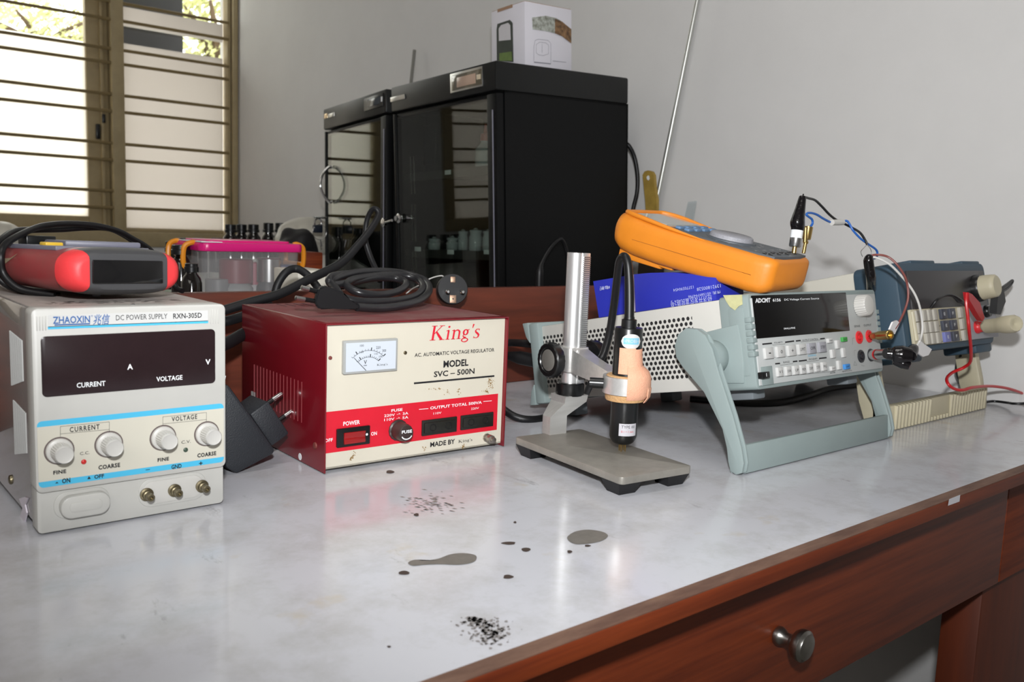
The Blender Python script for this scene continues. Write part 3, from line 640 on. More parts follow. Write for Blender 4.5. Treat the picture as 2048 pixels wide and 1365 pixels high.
#@@SOURCE
# ================================================================== DC source on its tilted handle
m_sage = M('sage_grey_plastic', 138, 151, 150, rough=.5, noise=.08, nscale=30); m_case = M('warm_white_case', 196, 194, 188, rough=.5, noise=.06, nscale=12)
m_panel = M('cool_white_panel', 180, 183, 182, rough=.5, noise=.05, nscale=30)
D = C(1420, 560, 4.55); E_ = C(1180, 380, 3.413); H6 = C(1380, 600, 3.59)
SW, SH, SD = .2287, .0872, .298
dc = Thing('current_source', 'sage and white DC voltage current source propped up on its sage green carrying handle', 'bench source', (.671, .4495, .0756), (.002, -.2078, 0))
# perforated case
c0 = dc.on(1083, 676, 0, .004); c1 = dc.on(1382, 638, 0, .004); c2 = dc.on(1086, 774, 0, .004); c3 = dc.on(1381, 752, 0, .004)
ya, yb_ = c1.y, (c0.y+c2.y)/2; za, zt_ = (c2.z+c3.z)/2, (c0.z+c1.z)/2
m_perf = bpy.data.materials.new('perforated_white_case'); m_perf.use_nodes = True; nt = m_perf.node_tree; N = nt.nodes; Lk = nt.links
b = N['Principled BSDF']; b.inputs['Roughness'].default_value = .5; tc = N.new('ShaderNodeTexCoord'); sp = N.new('ShaderNodeSeparateXYZ'); Lk.new(tc.outputs['Object'], sp.inputs[0])
def mth(op, a, c=None, d=None):
    n = N.new('ShaderNodeMath'); n.operation = op
    for i, v in enumerate((a, c, d)):
        if v is None: continue
        if isinstance(v, (int, float)): n.inputs[i].default_value = v
        else: Lk.new(v, n.inputs[i])
    return n.outputs[0]
ncol, nrow = 38, 12
py_, pz_ = (yb_-ya)/(ncol), (zt_-za)/(nrow-1)
uu = mth('DIVIDE', mth('SUBTRACT', sp.outputs[1], ya), py_); vv = mth('DIVIDE', mth('SUBTRACT', sp.outputs[2], za), pz_)
def cell(u0, v0):
    fu = mth('SUBTRACT', mth('FRACT', mth('ADD', uu, u0+.5)), .5); fv = mth('MULTIPLY', mth('SUBTRACT', mth('FRACT', mth('ADD', mth('DIVIDE', vv, 2.0), v0+.5)), .5), 2.0)
    return mth('ADD', mth('POWER', mth('ABSOLUTE', mth('MULTIPLY', fu, py_)), 2), mth('POWER', mth('ABSOLUTE', mth('MULTIPLY', fv, pz_)), 2))
dmin = mth('MINIMUM', cell(0, 0), cell(.5, .5)); hole = mth('LESS_THAN', dmin, (.0019)**2)
ins = mth('MULTIPLY', mth('MULTIPLY', mth('GREATER_THAN', sp.outputs[1], ya-.0022), mth('LESS_THAN', sp.outputs[1], yb_+.0022)), mth('MULTIPLY', mth('GREATER_THAN', sp.outputs[2], za-.0022), mth('LESS_THAN', sp.outputs[2], zt_+.0022)))
side = mth('LESS_THAN', sp.outputs[0], .01)
mk = mth('MULTIPLY', mth('MULTIPLY', hole, ins), side)
mx = N.new('ShaderNodeMix'); mx.data_type = 'RGBA'; Lk.new(mk, mx.inputs[0]); mx.inputs[6].default_value = (*srgb(192, 190, 184), 1); mx.inputs[7].default_value = (*srgb(34, 33, 34), 1); Lk.new(mx.outputs[2], b.inputs['Base Color'])
g = G(); g.box(.003, SW-.003, .028, SD-.012, .002, SH-.002, .0012); dc.part('case', g, m_perf, 'white metal case with a perforated side')
g = G(); g.prism(rrect(0, SW, 0, SH, .004, 4), xzd, .001, .033, .0012); dc.part('front_bezel', g, m_sage, 'sage green front bezel')
# recessed side plate, ribs on the corner
a, b2 = dc.on(*E_(940, 790), 0, 0), dc.on(*E_(1098, 1300), 0, 0)
g = G(); g.box(-.0006, .001, min(a.y, b2.y), max(a.y, b2.y), min(a.z, b2.z)+.004, SH-.012, .0004); dc.part('side_plate', g, m_sage)
g = G()
for k in range(6): g.box(-.0012, .006, -.0006, .006, .030+k*.0062, .0345+k*.0062, .0005); g.box(SW-.006, SW+.0012, -.0006, .006, .030+k*.0062, .0345+k*.0062, .0005)
dc.part('grip_rib', g, m_sage)
g = G()
g.prism([(-.004, -.003), (SW+.004, -.003), (SW+.004, SH+.003), (-.004, SH+.003)], xzd, SD-.016, SD, .003)
g.prism([(SD, -.004), (SD+.010, -.004), (SD+.006, .012), (SD, .02)], yzd, -.004, .02, .001); g.prism([(SD, SH+.004), (SD+.010, SH+.004), (SD+.006, SH-.012), (SD, SH-.02)], yzd, -.004, .02, .001)
dc.part('rear_bumper', g, m_sage, 'sage green rear bumper')
# front face parts
g = G(); x0, x1, z0, z1 = .0035, SW-.0035, .0035, SH-.0045
g.box(x0, x1, -.0003, .002, z0, z1, .0006); dc.part('front_panel', g, m_panel)
dA = av(dc, D, (374, 143), (1228, 118), (1266, 463), (424, 538)); g = G(); g.box(dA[0], dA[1], -.0010, .001, dA[2], dA[3], .0003); dc.part('display_window', g, M('black_window', 8, 8, 9, rough=.12, spec=.35))
def key(t, f, px, py, w, h, m, name='key', y0=-.003, txt=None, lab=None, tm=None, par=None):
    c = t.on(*f(px, py), 1, y0); g = G(); g.box(c.x-w/2, c.x+w/2, y0, .001, c.z-h/2, c.z+h/2, .0005)
    if txt: g.text(txt, XZ(y0-.0001), c.x-w*(.34 if len(txt) > 1 else .13), c.z-h*(.05 if txt == '-' else .15), c.x+w*(.34 if len(txt) > 1 else .13), c.z+h*(.05 if txt == '-' else .15), 1)
    return t.part(name, g, [m, tm or m_ink], lab)
m_keyw = M('key_white', 190, 190, 188, rough=.5); m_keyg = M('key_grey', 150, 150, 156, rough=.5)
kw, kh_ = .0125, .0100
for px, py, tx, mm in ((545, 668, '-', m_keyw), (652, 655, '0', m_keyw), (752, 643, '+', m_keyw), (845, 632, 'LIMIT', m_keyw), (938, 622, 'OPR', m_keyg), (1030, 612, 'STBY', m_keyg)):
    key(dc, D, px, py, kw, kh_, mm, txt=tx)
for px, py, tx in ((645, 838, 'V I'), (722, 830, 'DOWN'), (792, 822, 'UP'), (855, 815, 'MEM'), (922, 806, 'DISP'), (985, 796, 'STEP'), (1048, 788, 'PRG')):
    key(dc, D, px, py, .0082, .0085, m_keyw, txt=tx)
key(dc, D, 1100, 553, .0078, .0045, m_keyw, txt='MENU'); key(dc, D, 1172, 588, .006, .0085, m_keyw); key(dc, D, 1130, 672, .0068, .0085, m_keyw); key(dc, D, 1226, 662, .0058, .0095, m_keyw)
key(dc, D, 1187, 775, .0062, .0090, m_keyw); key(dc, D, 1128, 806, .0075, .0045, m_keyw, txt='ENT')
key(dc, D, 1232, 541, .0090, .0046, M('key_green', 64, 150, 72, rough=.5), lab='small green key', txt='EXIT'); key(dc, D, 1256, 790, .0098, .0052, M('key_blue', 62, 130, 196, rough=.5), lab='small blue key', txt='SHIFT')
a, b2 = dc.on(*D(455, 795), 1, 0), dc.on(*D(578, 950), 1, 0)
g = G(); g.box(a.x, b2.x, -.0006, .001, b2.z, a.z, .0003); dc.part('switch_recess', g, m_sage)
c = dc.on(*D(503, 866), 1, -.004); g = G(); g.box(c.x-.0058, c.x+.0052, -.0055, 0, c.z-.0030, c.z+.0028, .0006); dc.part('power_button', g, m_blackpl, 'black power button'); g = G(); g.box(c.x-.0006, c.x-.0002, -.0057, -.0055, c.z-.0015, c.z+.0015); dc.part('button_mark', g, m_white_ink)
# knob
c = dc.on(*D(1352, 240), 1, 0); g = G(); g.lathe(c, (0,-1,0), [(0, .0098), (.0008, .0112), (.0105, .0106), (.0118, .0098), (.0122, .0085), (.0122, 0)], 52, rib=.05); dc.part('knob', g, m_whitepl, 'large white ribbed knob')
for px, py, mm, lb in ((1353, 525, M('socket_red', 206, 42, 48, rough=.35), 'red socket'), (1443, 515, M('socket_red', 0, 0, 0), 'red socket'), (1370, 697, M('socket_black', 40, 42, 46, rough=.35), 'black socket'), (1460, 686, M('socket_black', 0, 0, 0), 'black socket')):
    c = dc.on(*D(px, py), 1, 0); g = G(); g.lathe(c, (0,-1,0), [(0, .0068), (.0012, .0066), (.0016, .0060), (.0016, .0046), (.0004, .0044), (.0004, .0026), (.0022, .0024), (.0022, .0012), (-.0005, .0010), (-.0005, 0)], 24); dc.part('socket', g, mm, lb)
g = G(); f = -.0012
T_(g, dc, D, 'ADCMT', (412, 207), (550, 168), f, 1, bold=.04, shear=.1); T_(g, dc, D, '6156', (572, 200), (642, 168), f, 1, bold=.03); T_(g, dc, D, 'DC Voltage Current Source', (678, 196), (992, 160), f, 1, bold=.015)
T_(g, dc, D, 'SMALL/FINE', (672, 448), (775, 434), f, 1, bold=.02)
f = -.0005
T_(g, dc, D, 'POLARITY', (585, 580), (662, 562), f, 0); T_(g, dc, D, 'OUTPUT CONTROL', (840, 555), (985, 536), f, 0); T_(g, dc, D, 'RANGE', (668, 757), (724, 741), f, 0); T_(g, dc, D, 'PROGRAM', (900, 730), (975, 712), f, 0)
T_(g, dc, D, 'SENSE', (1313, 432), (1365, 412), f, 0); T_(g, dc, D, 'OUTPUT', (1400, 425), (1466, 403), f, 0); T_(g, dc, D, 'SUSPEND', (893, 698), (966, 680), f, 2)
T_(g, dc, D, 'ENTER', (1095, 852), (1140, 838), f, 0); T_(g, dc, D, 'REMOTE LOCAL', (1205, 838), (1292, 822), f, 0)
for (p, q) in (((480, 586), (560, 578)), ((688, 568), (762, 558)), ((785, 557), (822, 553)), ((1006, 538), (1042, 534)), ((597, 765), (634, 761)), ((758, 745), (792, 741)), ((812, 740), (878, 732)), ((996, 716), (1058, 709))):
    frame_line(g, dc, D, [p, q], f, .0013, 0)
for pts in ([(568, 580), (572, 596), (682, 584), (686, 568)], [(824, 552), (828, 566), (1002, 548), (1006, 536)], [(636, 762), (640, 778), (754, 764), (758, 746)], [(880, 732), (884, 748), (992, 732), (996, 718)], [(497, 716), (1068, 655)], [(612, 885), (1090, 838)], [(1318, 742), (1308, 778), (1338, 778), (1318, 742)], [(1298, 590), (1298, 532), (1315, 530)], [(1312, 690), (1312, 645), (1330, 643)], [(1380, 780), (1400, 786), (1405, 784)], [(1425, 330), (1425, 370)]):
    frame_line(g, dc, D, pts, f, .0002, 0)
dc.part('print', g, [m_ink, m_white_ink, M('sky_blue_print', 0, 0, 0)])
# tape on the corner
g = G(); P = [dc.on(*D(*q), 0, -.0008) for q in ((120, 140), (290, 135), (295, 225), (262, 240), (228, 278), (180, 245), (150, 200))]
g.prism([(p.y, p.z) for p in P], yzd, -.0010, -.0004)
dc.part('yellowed_tape', g, M('yellowed_tape', 196, 194, 146, rough=.55, noise=.35, nscale=120), 'torn piece of yellowed tape')
# handle: two arms, hubs and a cross bar (built level with the bench, turned about the hubs)
inv = dc.I
def hp(name, g, m, label=None):
    for v in g.bm.verts: v.co = inv @ v.co
    bmesh.ops.recalc_face_normals(g.bm, faces=g.bm.faces[:]); return dc.part(name, g, m, label)
HX0, HX1 = .650, .925
arm = [(.5300, .106), (.5270, .117), (.5180, .1245), (.5060, .1250), (.4960, .1205), (.4870, .109), (.4790, .090), (.4600, .052), (.4490, .026), (.4450, .012), (.4462, .003), (.4520, 0), (.4585, .002), (.4615, .010), (.4640, .022), (.4700, .038), (.4930, .068), (.5200, .088), (.5280, .096)]
for xa, xb in ((HX0, HX0+.009), (HX1-.009, HX1)):
    g = G(); g.prism(arm, yzd, xa, xa+.0028, .0011); g.prism(arm, yzd, xb-.0028, xb, .0011); g.prism([(y+(.006 if i >= 5 and i <= 11 else .0015), z) for i, (y, z) in enumerate(arm[:13])]+arm[13:], yzd, xa+.002, xb-.002); hp('handle_arm', g, m_sage)
g = G(); g.prism([(.4475, .0012), (.4530, .0002), (.4590, .002), (.4610, .012), (.4560, .0255), (.4500, .0265)], yzd, HX0+.008, HX1-.008, .0006); hp('handle_bar', g, m_sage)
hubc = Vector((0, .497, .099)); 
for xh, sx_, x_in in ((HX0+.008, 1, .671), (HX1-.008, -1, .671+SW)):
    g = G(); g.lathe((xh-sx_*.002, .497, .099), (sx_,0,0), [(-.001, .0150), (.003, .0160), (.011, .0160), (.0125, .0150), (abs(x_in-xh)+.003, .0150)], 40); hp('hub', g, m_sage)
g = G(); c = inv @ Vector((.671, .497, .099)); g.prism([(c.y-.030, c.z-.008), (c.y-.028, c.z-.026), (c.y+.012, c.z-.024), (c.y+.024, c.z-.010), (c.y+.024, c.z+.012), (c.y+.010, c.z+.024), (c.y-.028, c.z+.028), (c.y-.030, c.z+.010)], yzd, -.0015, .004, .001); dc.part('hub_plate', g, m_sage)
for x in (.03, SW-.03):
    g = G(); g.box(x-.010, x+.010, .02, .045, -.010, .0025, .002); dc.part('foot', g, M('grey_foot', 110, 116, 120, rough=.6)); g = G(); g.box(x-.010, x+.010, SD-.04, SD-.02, -.0195, .0025, .002); dc.part('foot', g, M('grey_foot', 0, 0, 0))
#@@BOX
# ================================================================== blue carton standing on the source
bb = Thing('blue_carton', 'open blue cardboard carton with upside-down white printing under the orange meter', 'box', (.671, .4495, .0756), (.002, -.2078, 0))
ptsB = [bb.on(*q, 0, .004) for q in ((1271, 622), (1268, 549), (1300, 546), (1345, 545), (1400, 550), (1432, 553), (1432, 600))]
poly = [(p.y, max(p.z, SH-.0018)) for p in ptsB]; poly[0] = (poly[0][0], SH-.0018); poly[-1] = (poly[-1][0], SH-.0018)
g = G(); g.prism(poly, yzd, .004, .047, .0003)
m_bluebox = M('blue_card', 44, 52, 168, rough=.4, noise=.08, nscale=20)
bb.part('carton', g, m_bluebox)
f0, f1, f2, f3 = [bb.on(*q, 0, .004) for q in ((1266, 622), (1263, 550), (1189, 563), (1199, 634))]
g = G(); 
def flap(x): return [(x, f0.y, SH-.0018), (x, f1.y, f1.z), (x-.002, f2.y, f2.z), (x-.001, f3.y, SH-.0018)]
g.loft([flap(.004), flap(.0055)]); bb.part('flap', g, m_bluebox, 'blue end flap')
g = G(); g.loft([flap(.0057), flap(.0062)]); bb.part('flap_inside', g, M('brown_card', 156, 124, 100, rough=.8), 'plain brown inner face of the flap')
g = G(); g.tube([(.0036, ptsB[0].y+.0008, SH-.001), (.0036, ptsB[1].y+.0008, ptsB[1].z)], .0007, 5); bb.part('worn_fold', g, M('worn_paper', 168, 160, 190, rough=.8), 'worn pale fold between flap and side')
BX = C(1160, 500, 5.689)
def TB(g, s, p, q, m=0, **k):   # upside-down print on the side
    a, b_ = bb.on(*BX(*p), 0, .0035), bb.on(*BX(*q), 0, .0035); ymx, ymn = max(a.y, b_.y), min(a.y, b_.y); zmx, zmn = max(a.z, b_.z), min(a.z, b_.z); h = (ymx-ymn)/len(s)*1.25
    if zmx-zmn < h: zc_ = (zmx+zmn)/2; zmx, zmn = zc_+h/2, zc_-h/2
    g.text(s, lambda u, v: (.0035, u, v), ymn, zmx, ymx, zmn, m, **k)
g = G()
TB(g, '13770590454', (1062, 458), (1292, 426)); TB(g, '13921800528', (1330, 448), (1600, 412)); TB(g, '传真: 051589794798', (1232, 528), (1600, 486)); TB(g, '经济开发区富民路2号', (1030, 610), (1500, 555))
for v in g.bm.verts: pass
bb.part('print', g, M('pale_blue_ink', 176, 182, 220, rough=.6))
g = G(); a, b_ = bb.on(*BX(228, 465), 0, .0022), bb.on(*BX(340, 402), 0, .0022); g.text('电板', lambda u, v: (.0022+(u-f1.y)*-.02, u, v), min(a.y, b_.y), max(a.z, b_.z), max(a.y, b_.y), min(a.z, b_.z), bold=.02); bb.part('print', g, M('pale_blue_ink', 0, 0, 0))

#@@DMM
# ================================================================== orange multimeter
m_or = M('orange_rubber', 214, 128, 30, rough=.5, noise=.16, nscale=38, dark=srgb(176, 104, 26), bump=.1, bscale=300)
m_dg = M('dark_grey_face', 78, 84, 90, rough=.5, noise=.15, nscale=60)
om = Thing('multimeter', 'orange handheld multimeter with a grey face lying tilted on the source and the blue carton', 'multimeter', (.682, .4565, .1575), (.1701, .2012, -.0215))
OW = .0895
def osec(s_, ins, zb_, zt, r): return [(u, s_, v) for u, v in rrect(ins, OW-ins, zb_, zt, r, 6)]
prof = [(0, .010, .010, .030, .005), (.0015, .0065, .0065, .0325, .006), (.005, .003, .003, .034, .008), (.010, .001, .0005, .0345, .009), (.022, 0, -.001, .035, .010), (.05, 0, -.0005, .035, .010), (.09, .0005, -.001, .0350, .010), (.12, 0, -.001, .0365, .011), (.150, 0, 0, .0395, .013), (.166, .0008, .002, .0405, .014), (.174, .004, .006, .039, .013), (.1785, .010, .012, .034, .010)]
g = G(); g.loft([osec(*p) for p in prof]); om.part('holster', g, m_or)
g = G(); rim = [(.006, .075, .0340), (.005, .11, .0362), (.0055, .145, .0394), (.010, .166, .0408), (.022, .1715, .0402), (OW-.022, .1715, .0402), (OW-.010, .166, .0408), (OW-.0055, .145, .0398), (OW-.005, .11, .0362), (OW-.006, .075, .0340)]
g.tube(rim, [.0004, .0018, .0024, .0026, .0026, .0026, .0026, .0024, .0018, .0004], 10); om.part('rim', g, m_or)
g = G(); top = [(.010, .0055), (.026, .0035), (OW-.026, .0035), (OW-.010, .0055), (OW-.0065, .02), (OW-.0085, .06), (OW-.0085, .118), (.0085, .118), (.0085, .06), (.0065, .02)]
g.loft([[(u, v, .030) for u, v in top], [(u, v, .0358 if v < .1 else .0372) for u, v in top]]); om.part('face', g, m_dg, 'dark grey face plate')
g = G(); g.loft([[(.012, .122, .033), (OW-.012, .122, .033), (OW-.012, .164, .036), (.012, .164, .036)], [(.012, .122, .0385), (OW-.012, .122, .0385), (OW-.012, .164, .0408), (.012, .164, .0408)]]); om.part('display', g, M('lcd_grey', 172, 176, 170, rough=.2, coat=.6))
m_bbtn = M('blue_grey_button', 92, 122, 156, rough=.5)
for yy in (.100, .110):
    for k in range(4):
        x = .018+k*.0155; g = G(); g.box(x, x+.011, yy, yy+.006, .035, .0392, .001); om.part('button', g, m_bbtn, 'blue grey button')
g = G(); c = Vector((OW*.5, .068, .0355)); g.lathe(c, (0,0,1), [(0, .0245), (.0015, .0240), (.0020, .0225)], 40); dial = om.part('dial_ring', g, m_dg)
g = G(); g.lathe(c, (0,0,1), [(.001, .0215), (.0055, .0205), (.0065, .0190), (.0065, 0)], 40); om.part('dial', g, M('speckled_dial', 152, 152, 158, rough=.6, noise=.5, nscale=700), 'speckled grey rotary dial')
g = G()
for k in range(11):
    a_ = math.radians(-200+k*22); x_, y_ = c.x+.030*math.cos(a_), c.y+.030*math.sin(a_)
    if .012 < x_ < OW-.012: g.text('VmAΩHz~μC°F'[k], lambda u, v: (u, v, .0361), x_-.002, y_-.0015, x_+.002, y_+.0015)
for k, t_ in enumerate(('A', 'mA', 'COM', 'V')): g.text(t_, lambda u, v: (u, v, .0361), .013+k*.017, .026, .021+k*.017, .029)
om.part('print', g, M('pale_ink', 190, 190, 190))
for k in range(4): g = G(); g.lathe((.017+k*.018, .016, .0358), (0,0,1), [(0, .0052), (.0006, .0050), (.0006, .003), (-.002, .003), (-.002, 0)], 18); om.part('input_jack', g, m_blackpl)
g = G(); g.box(.012, OW-.012, .118, .170, -.006, .004, .002); g.box(.010, OW-.010, .104, .120, -.0035, .002, .0015); g.box(.016, OW-.016, .070, .104, -.0015, .001, .0006); om.part('stand', g, m_or, 'folded orange tilt stand')
g = G(); g.tube([(.0001+.0*i, .028+.0*i, .016) for i in range(2)]+[(0, .15, .017)], .0003, 4); om.part('seam', g, M('dark_orange_seam', 150, 86, 20, rough=.7))
g = G()
P = arc(OW*.42, .0125, .017, .0042, 0, 360, 18); g.tube([(u, -.0003+max(0, (.014-v))*.9*0+.004, v+.006) for u, v in P], .0003, 4); om.part('scuff', g, M('dark_orange_seam', 0, 0, 0), 'dark scuffed ring on the end')

#@@LEADS
# ================================================================== wires joining the meter and the source
wj = Thing('test_leads', 'black, blue, brown and white test wires running from the orange meter to the source sockets', 'wires', (.70, .47, .20))
def wp(name, g, m, label=None, par=None):
    for v in g.bm.verts: v.co = wj.I @ v.co
    return wj.part(name, g, m, label, parent=par)
m_tape = M('black_tape', 16, 14, 16, rough=.16, bump=.5, bscale=160); m_bluew = M('blue_wire', 36, 92, 170, rough=.4); m_redw = M('red_wire', 190, 24, 30, rough=.35)
m_brownw = M('brown_wire', 122, 66, 60, rough=.45); m_whitew = M('white_wire', 206, 204, 200, rough=.45); m_blackw = M('black_wire', 18, 18, 20, rough=.4)
Q3 = C(1560, 380, 5.25)
def q3(x, y, d): return W(*Q3(x, y), y=d)
yp = .475
j1 = om.M @ Vector((.017+18e-3*0, .016, .037)); j2 = om.M @ Vector((.017+18e-3*1, .016, .037))
pa, pb_ = q3(155, 600, yp), q3(180, 430, yp); pc, pd = q3(185, 335, yp), q3(238, 70, yp)
up_ = (pb_-pa).normalized()
g = G(); g.cyl(pa-up_*.006, pa+up_*.001, .0022, n=14); wp('plug_pin', g, m_brass)
g = G(); g.lathe(pa, up_, [(0, .0050), (.001, .0056), (.012, .0056), (.0125, .0050), ((pb_-pa).length, .0050)], 24); pl = wp('silver_plug', g, m_steel)
g = G(); g.lathe(pa+up_*.0085, up_, [(0, .0057), (.0075, .0057)], 24, cap=False); wp('plug_label', g, m_white_ink, par=pl)
g = G(); g.tube([pb_-up_*.001, pb_+up_*.004, pc, (pc+pd)/2, pd-(pd-pc)*.04, pd], [.0052, .0066, .0068, .0048, .0034, .0022], 14); g.tube([pd, pd+Vector((.001,0,.0025))], [.001, .0006], 6); wp('taped_wrap', g, m_tape, 'black tape wrapped round the plug')
ba, bb_ = q3(255, 625, yp+.006), q3(300, 390, yp+.006); ub = (bb_-ba).normalized()
g = G(); g.lathe(ba-ub*.004, ub, [(0, .0018), (.010, .0018), (.010, .0026), (.012, .0026), (.0125, .0019), (.014, .0019), (.0142, .0042), (.016, .0044), ((bb_-ba).length+.004, .0044), ((bb_-ba).length+.004, .0028)], 20); g.cyl(q3(262, 548, yp+.004), q3(270, 395, yp+.004), .0022, n=12)
wp('brass_plug', g, m_brass, 'gold coloured banana plug')
g = G(); g.tube([q3(245, 72, yp), q3(300, 88, yp+.003), q3(370, 110, yp+.005), q3(440, 175, yp+.006), q3(520, 260, yp+.006), q3(600, 322, yp+.006), q3(660, 350, yp+.004), q3(750, 395, yp), q3(840, 450, yp-.006), q3(895, 530, yp-.01), q3(915, 575, yp-.012)], .00125, 8); wp('black_wire', g, m_blackw)
g = G(); g.tube([q3(310, 392, yp+.006), q3(325, 380, yp+.006), q3(342, 350, yp+.006), q3(335, 310, yp+.006), q3(300, 282, yp+.006), q3(278, 262, yp+.006), q3(290, 245, yp+.006), q3(330, 243, yp+.006), q3(390, 262, yp+.006), q3(460, 305, yp+.006), q3(545, 342, yp+.006), q3(650, 335, yp+.006), q3(700, 326, yp+.004), q3(730, 360, yp), q3(770, 430, yp-.004), q3(850, 515, yp-.008), q3(930, 572, yp-.01), q3(1000, 620, yp-.012), q3(1022, 660, yp-.012), q3(1010, 710, yp-.012), q3(960, 725, yp-.012), q3(925, 712, yp-.012)], .00115, 8); wp('blue_wire', g, m_bluew)
g = G(); g.tube([q3(545, 342, yp+.004), q3(600, 342, yp+.004), q3(658, 340, yp+.004)], .0030, 10); wp('white_sleeve', g, m_whitepl, 'white sleeve joining black and blue wire')
g = G()
g.tube([q3(915, 575, yp-.012), q3(880, 610, yp-.014), q3(850, 650, yp-.014), q3(865, 700, yp-.012)], .0004, 6); g.tube([q3(915, 575, yp-.012), q3(950, 620, yp-.010), q3(960, 660, yp-.010), q3(945, 690, yp-.012)], .0004, 6); wp('bare_wire', g, m_steel)
g = G(); g.tube([q3(945, 690, yp-.012), q3(930, 740, yp-.012), q3(940, 830, yp-.012), q3(955, 920, yp-.012), q3(960, 1040, yp-.0)], [.0030, .0052, .0052, .0050, .0050], 12); wp('black_sleeve', g, m_tape, 'black sleeve standing up from behind the source')
Q4 = C(1700, 500, 3.793)
def q4(x, y, d): return W(*Q4(x, y), y=d)
g = G(); g.tube([q4(135, 55, .463), q4(165, 42, .462), q4(220, 38, .455), q4(290, 55, .448), q4(355, 110, .44), q4(415, 200, .434), q4(437, 280, .432), q4(440, 370, .43), q4(415, 460, .43), q4(375, 545, .43), q4(340, 600, .43)], .0012, 8); wp('brown_wire', g, m_brownw)
g = G(); g.tube([q4(150, 60, .463), q4(200, 60, .458), q4(300, 110, .448), q4(400, 210, .44), q4(470, 300, .434), q4(515, 390, .43), q4(540, 490, .428), q4(550, 590, .426), q4(540, 660, .424), q4(520, 710, .42), q4(470, 780, .418)], .0012, 8); wp('white_wire', g, m_whitew)
def flag(pts, d, lab):
    g = G(); P = [q4(x, y, d) for x, y in pts]; n_ = Vector((.3, -1, .1)).normalized()*.0008
    g.loft([[p-n_ for p in P], [p+n_ for p in P]]); wp('paper_flag', g, M('paper_tag', 222, 220, 220, rough=.7), lab)
flag([(295, 605), (320, 548), (350, 535), (372, 555), (335, 640), (322, 615)], .430, 'folded white paper tag on the brown wire')
flag([(485, 750), (530, 690), (552, 712), (615, 755), (590, 800), (548, 812), (500, 775)], .420, 'white paper tag on the white wire')
s1 = dc.M @ dc.on(*D(1443, 515), 1, 0); s2 = dc.M @ dc.on(*D(1460, 686), 1, 0)
t1 = W(*D(1660, 500), y=.425); u1 = (t1-s1).normalized(); L1 = (t1-s1).length
g = G(); g.lathe(s1-u1*.003, u1, [(0, .0018), (L1*.22, .0018), (L1*.26, .0036), (L1*.5, .0040), (L1*.52, .0046), (L1*.98, .0048), (L1, .0042), (L1, .0026), (L1*.9, .0024), (L1*.9, 0)], 20); wp('brass_plug', g, m_brass, 'brass banana plug in the red socket')
t2 = W(*D(1610, 672), y=.428); t3 = W(*D(1840, 690), y=.408); u2 = (t2-s2).normalized(); L2 = (t2-s2).length
g = G(); g.lathe(s2-u2*.003, u2, [(0, .0018), (L2*.2, .0022), (L2*.25, .0052), (L2+.003, .0054)], 22); sv = wp('silver_plug', g, m_steel, 'silver plug in the black socket')
g = G(); g.lathe(s2+u2*L2*.40, u2, [(0, .0056), (.003, .0056)], 22, cap=False); wp('red_mark', g, m_redw, 'red ring', par=sv)
g = G(); g.tube([t2, t2+(t3-t2)*.2, t2+(t3-t2)*.28, t2+(t3-t2)*.6, t3], [.0062, .0064, .0082, .0095, .0070], 14); g.tube([t2+(t3-t2)*.3+Vector((0,0,-.006)), t2+(t3-t2)*.7+Vector((0,0,-.009)), t3+Vector((-.002,0,-.011))], [.0045, .0055, .0035], 10)
g.tube([t3-(t3-t2)*.1, t3+Vector((.010,.004,.006)), t3+Vector((.02,.01,.003))], [.007, .005, .002], 10); wp('taped_wrap', g, m_tape, 'black tape wrapped round the silver plug')
#@@METER2
# ================================================================== bench multimeter by the wall
m_slate = M('slate_blue_rubber', 52, 74, 90, rough=.55, noise=.12, nscale=40); m_bge = M('yellowed_beige', 192, 184, 158, rough=.5, noise=.12, nscale=30); m_char = M('charcoal_window', 50, 48, 50, rough=.35)
MW, MH, MD = .234, .103, .30
bm_ = Thing('bench_multimeter', 'slate blue and beige bench multimeter tilted on a ribbed beige handle by the wall', 'multimeter', (.958, .452, .090), (0, -.235, 0))
g = G(); g.box(.004, MW-.004, .045, MD-.02, .003, MH-.003, .002); bm_.part('case', g, M('cream_case', 196, 193, 182, rough=.5))
g = G(); g.prism(rrect(0, MW, 0, MH, .009, 5), xzd, .003, .055, .003)
for x in (-.002, MW-.045): g.box(x, x+.047, .008, .05, -.010, .010, .003)
g.box(.04, .1, .004, .05, MH-.003, MH+.003, .002); g.box(MW-.06, MW-.01, .004, .05, MH-.003, MH+.003, .002)
bm_.part('front_bumper', g, m_slate, 'slate blue rubber front bumper')
g = G(); g.prism(rrect(-.002, MW+.002, -.002, MH+.006, .009, 4), xzd, MD-.04, MD, .003); bm_.part('rear_bumper', g, m_slate)
x0, x1, z0, z1 = av(bm_, Q4, (412, 180), (1085, 180), (1085, 425), (445, 455))
g = G(); g.box(.020, MW-.012, .0, .004, .012, MH-.010, .001); bm_.part('display_window', g, m_char, 'charcoal display window')
a, b_ = bm_.on(*Q4(440, 460), 1, -.001), bm_.on(*Q4(1130, 650), 1, -.001)
kx0, kx1, kz0, kz1 = av(bm_, Q4, (445, 455), (880, 430), (900, 690), (485, 730))
g = G(); g.box(kx0, kx1, -.0015, .002, kz0, kz1, .0006); bm_.part('key_panel', g, m_bge)
gx0, gx1, gz0, gz1 = av(bm_, Q4, (885, 430), (1080, 420), (1125, 640), (905, 690))
g = G(); g.box(kx1+.0005, gx1, -.0015, .002, kz0, kz1, .0006); bm_.part('terminal_panel', g, M('terminal_grey', 150, 150, 156, rough=.5), 'grey terminal panel')
m_kd = M('key_dark', 62, 66, 78, rough=.4); m_kp = M('key_pale', 178, 174, 164, rough=.5)
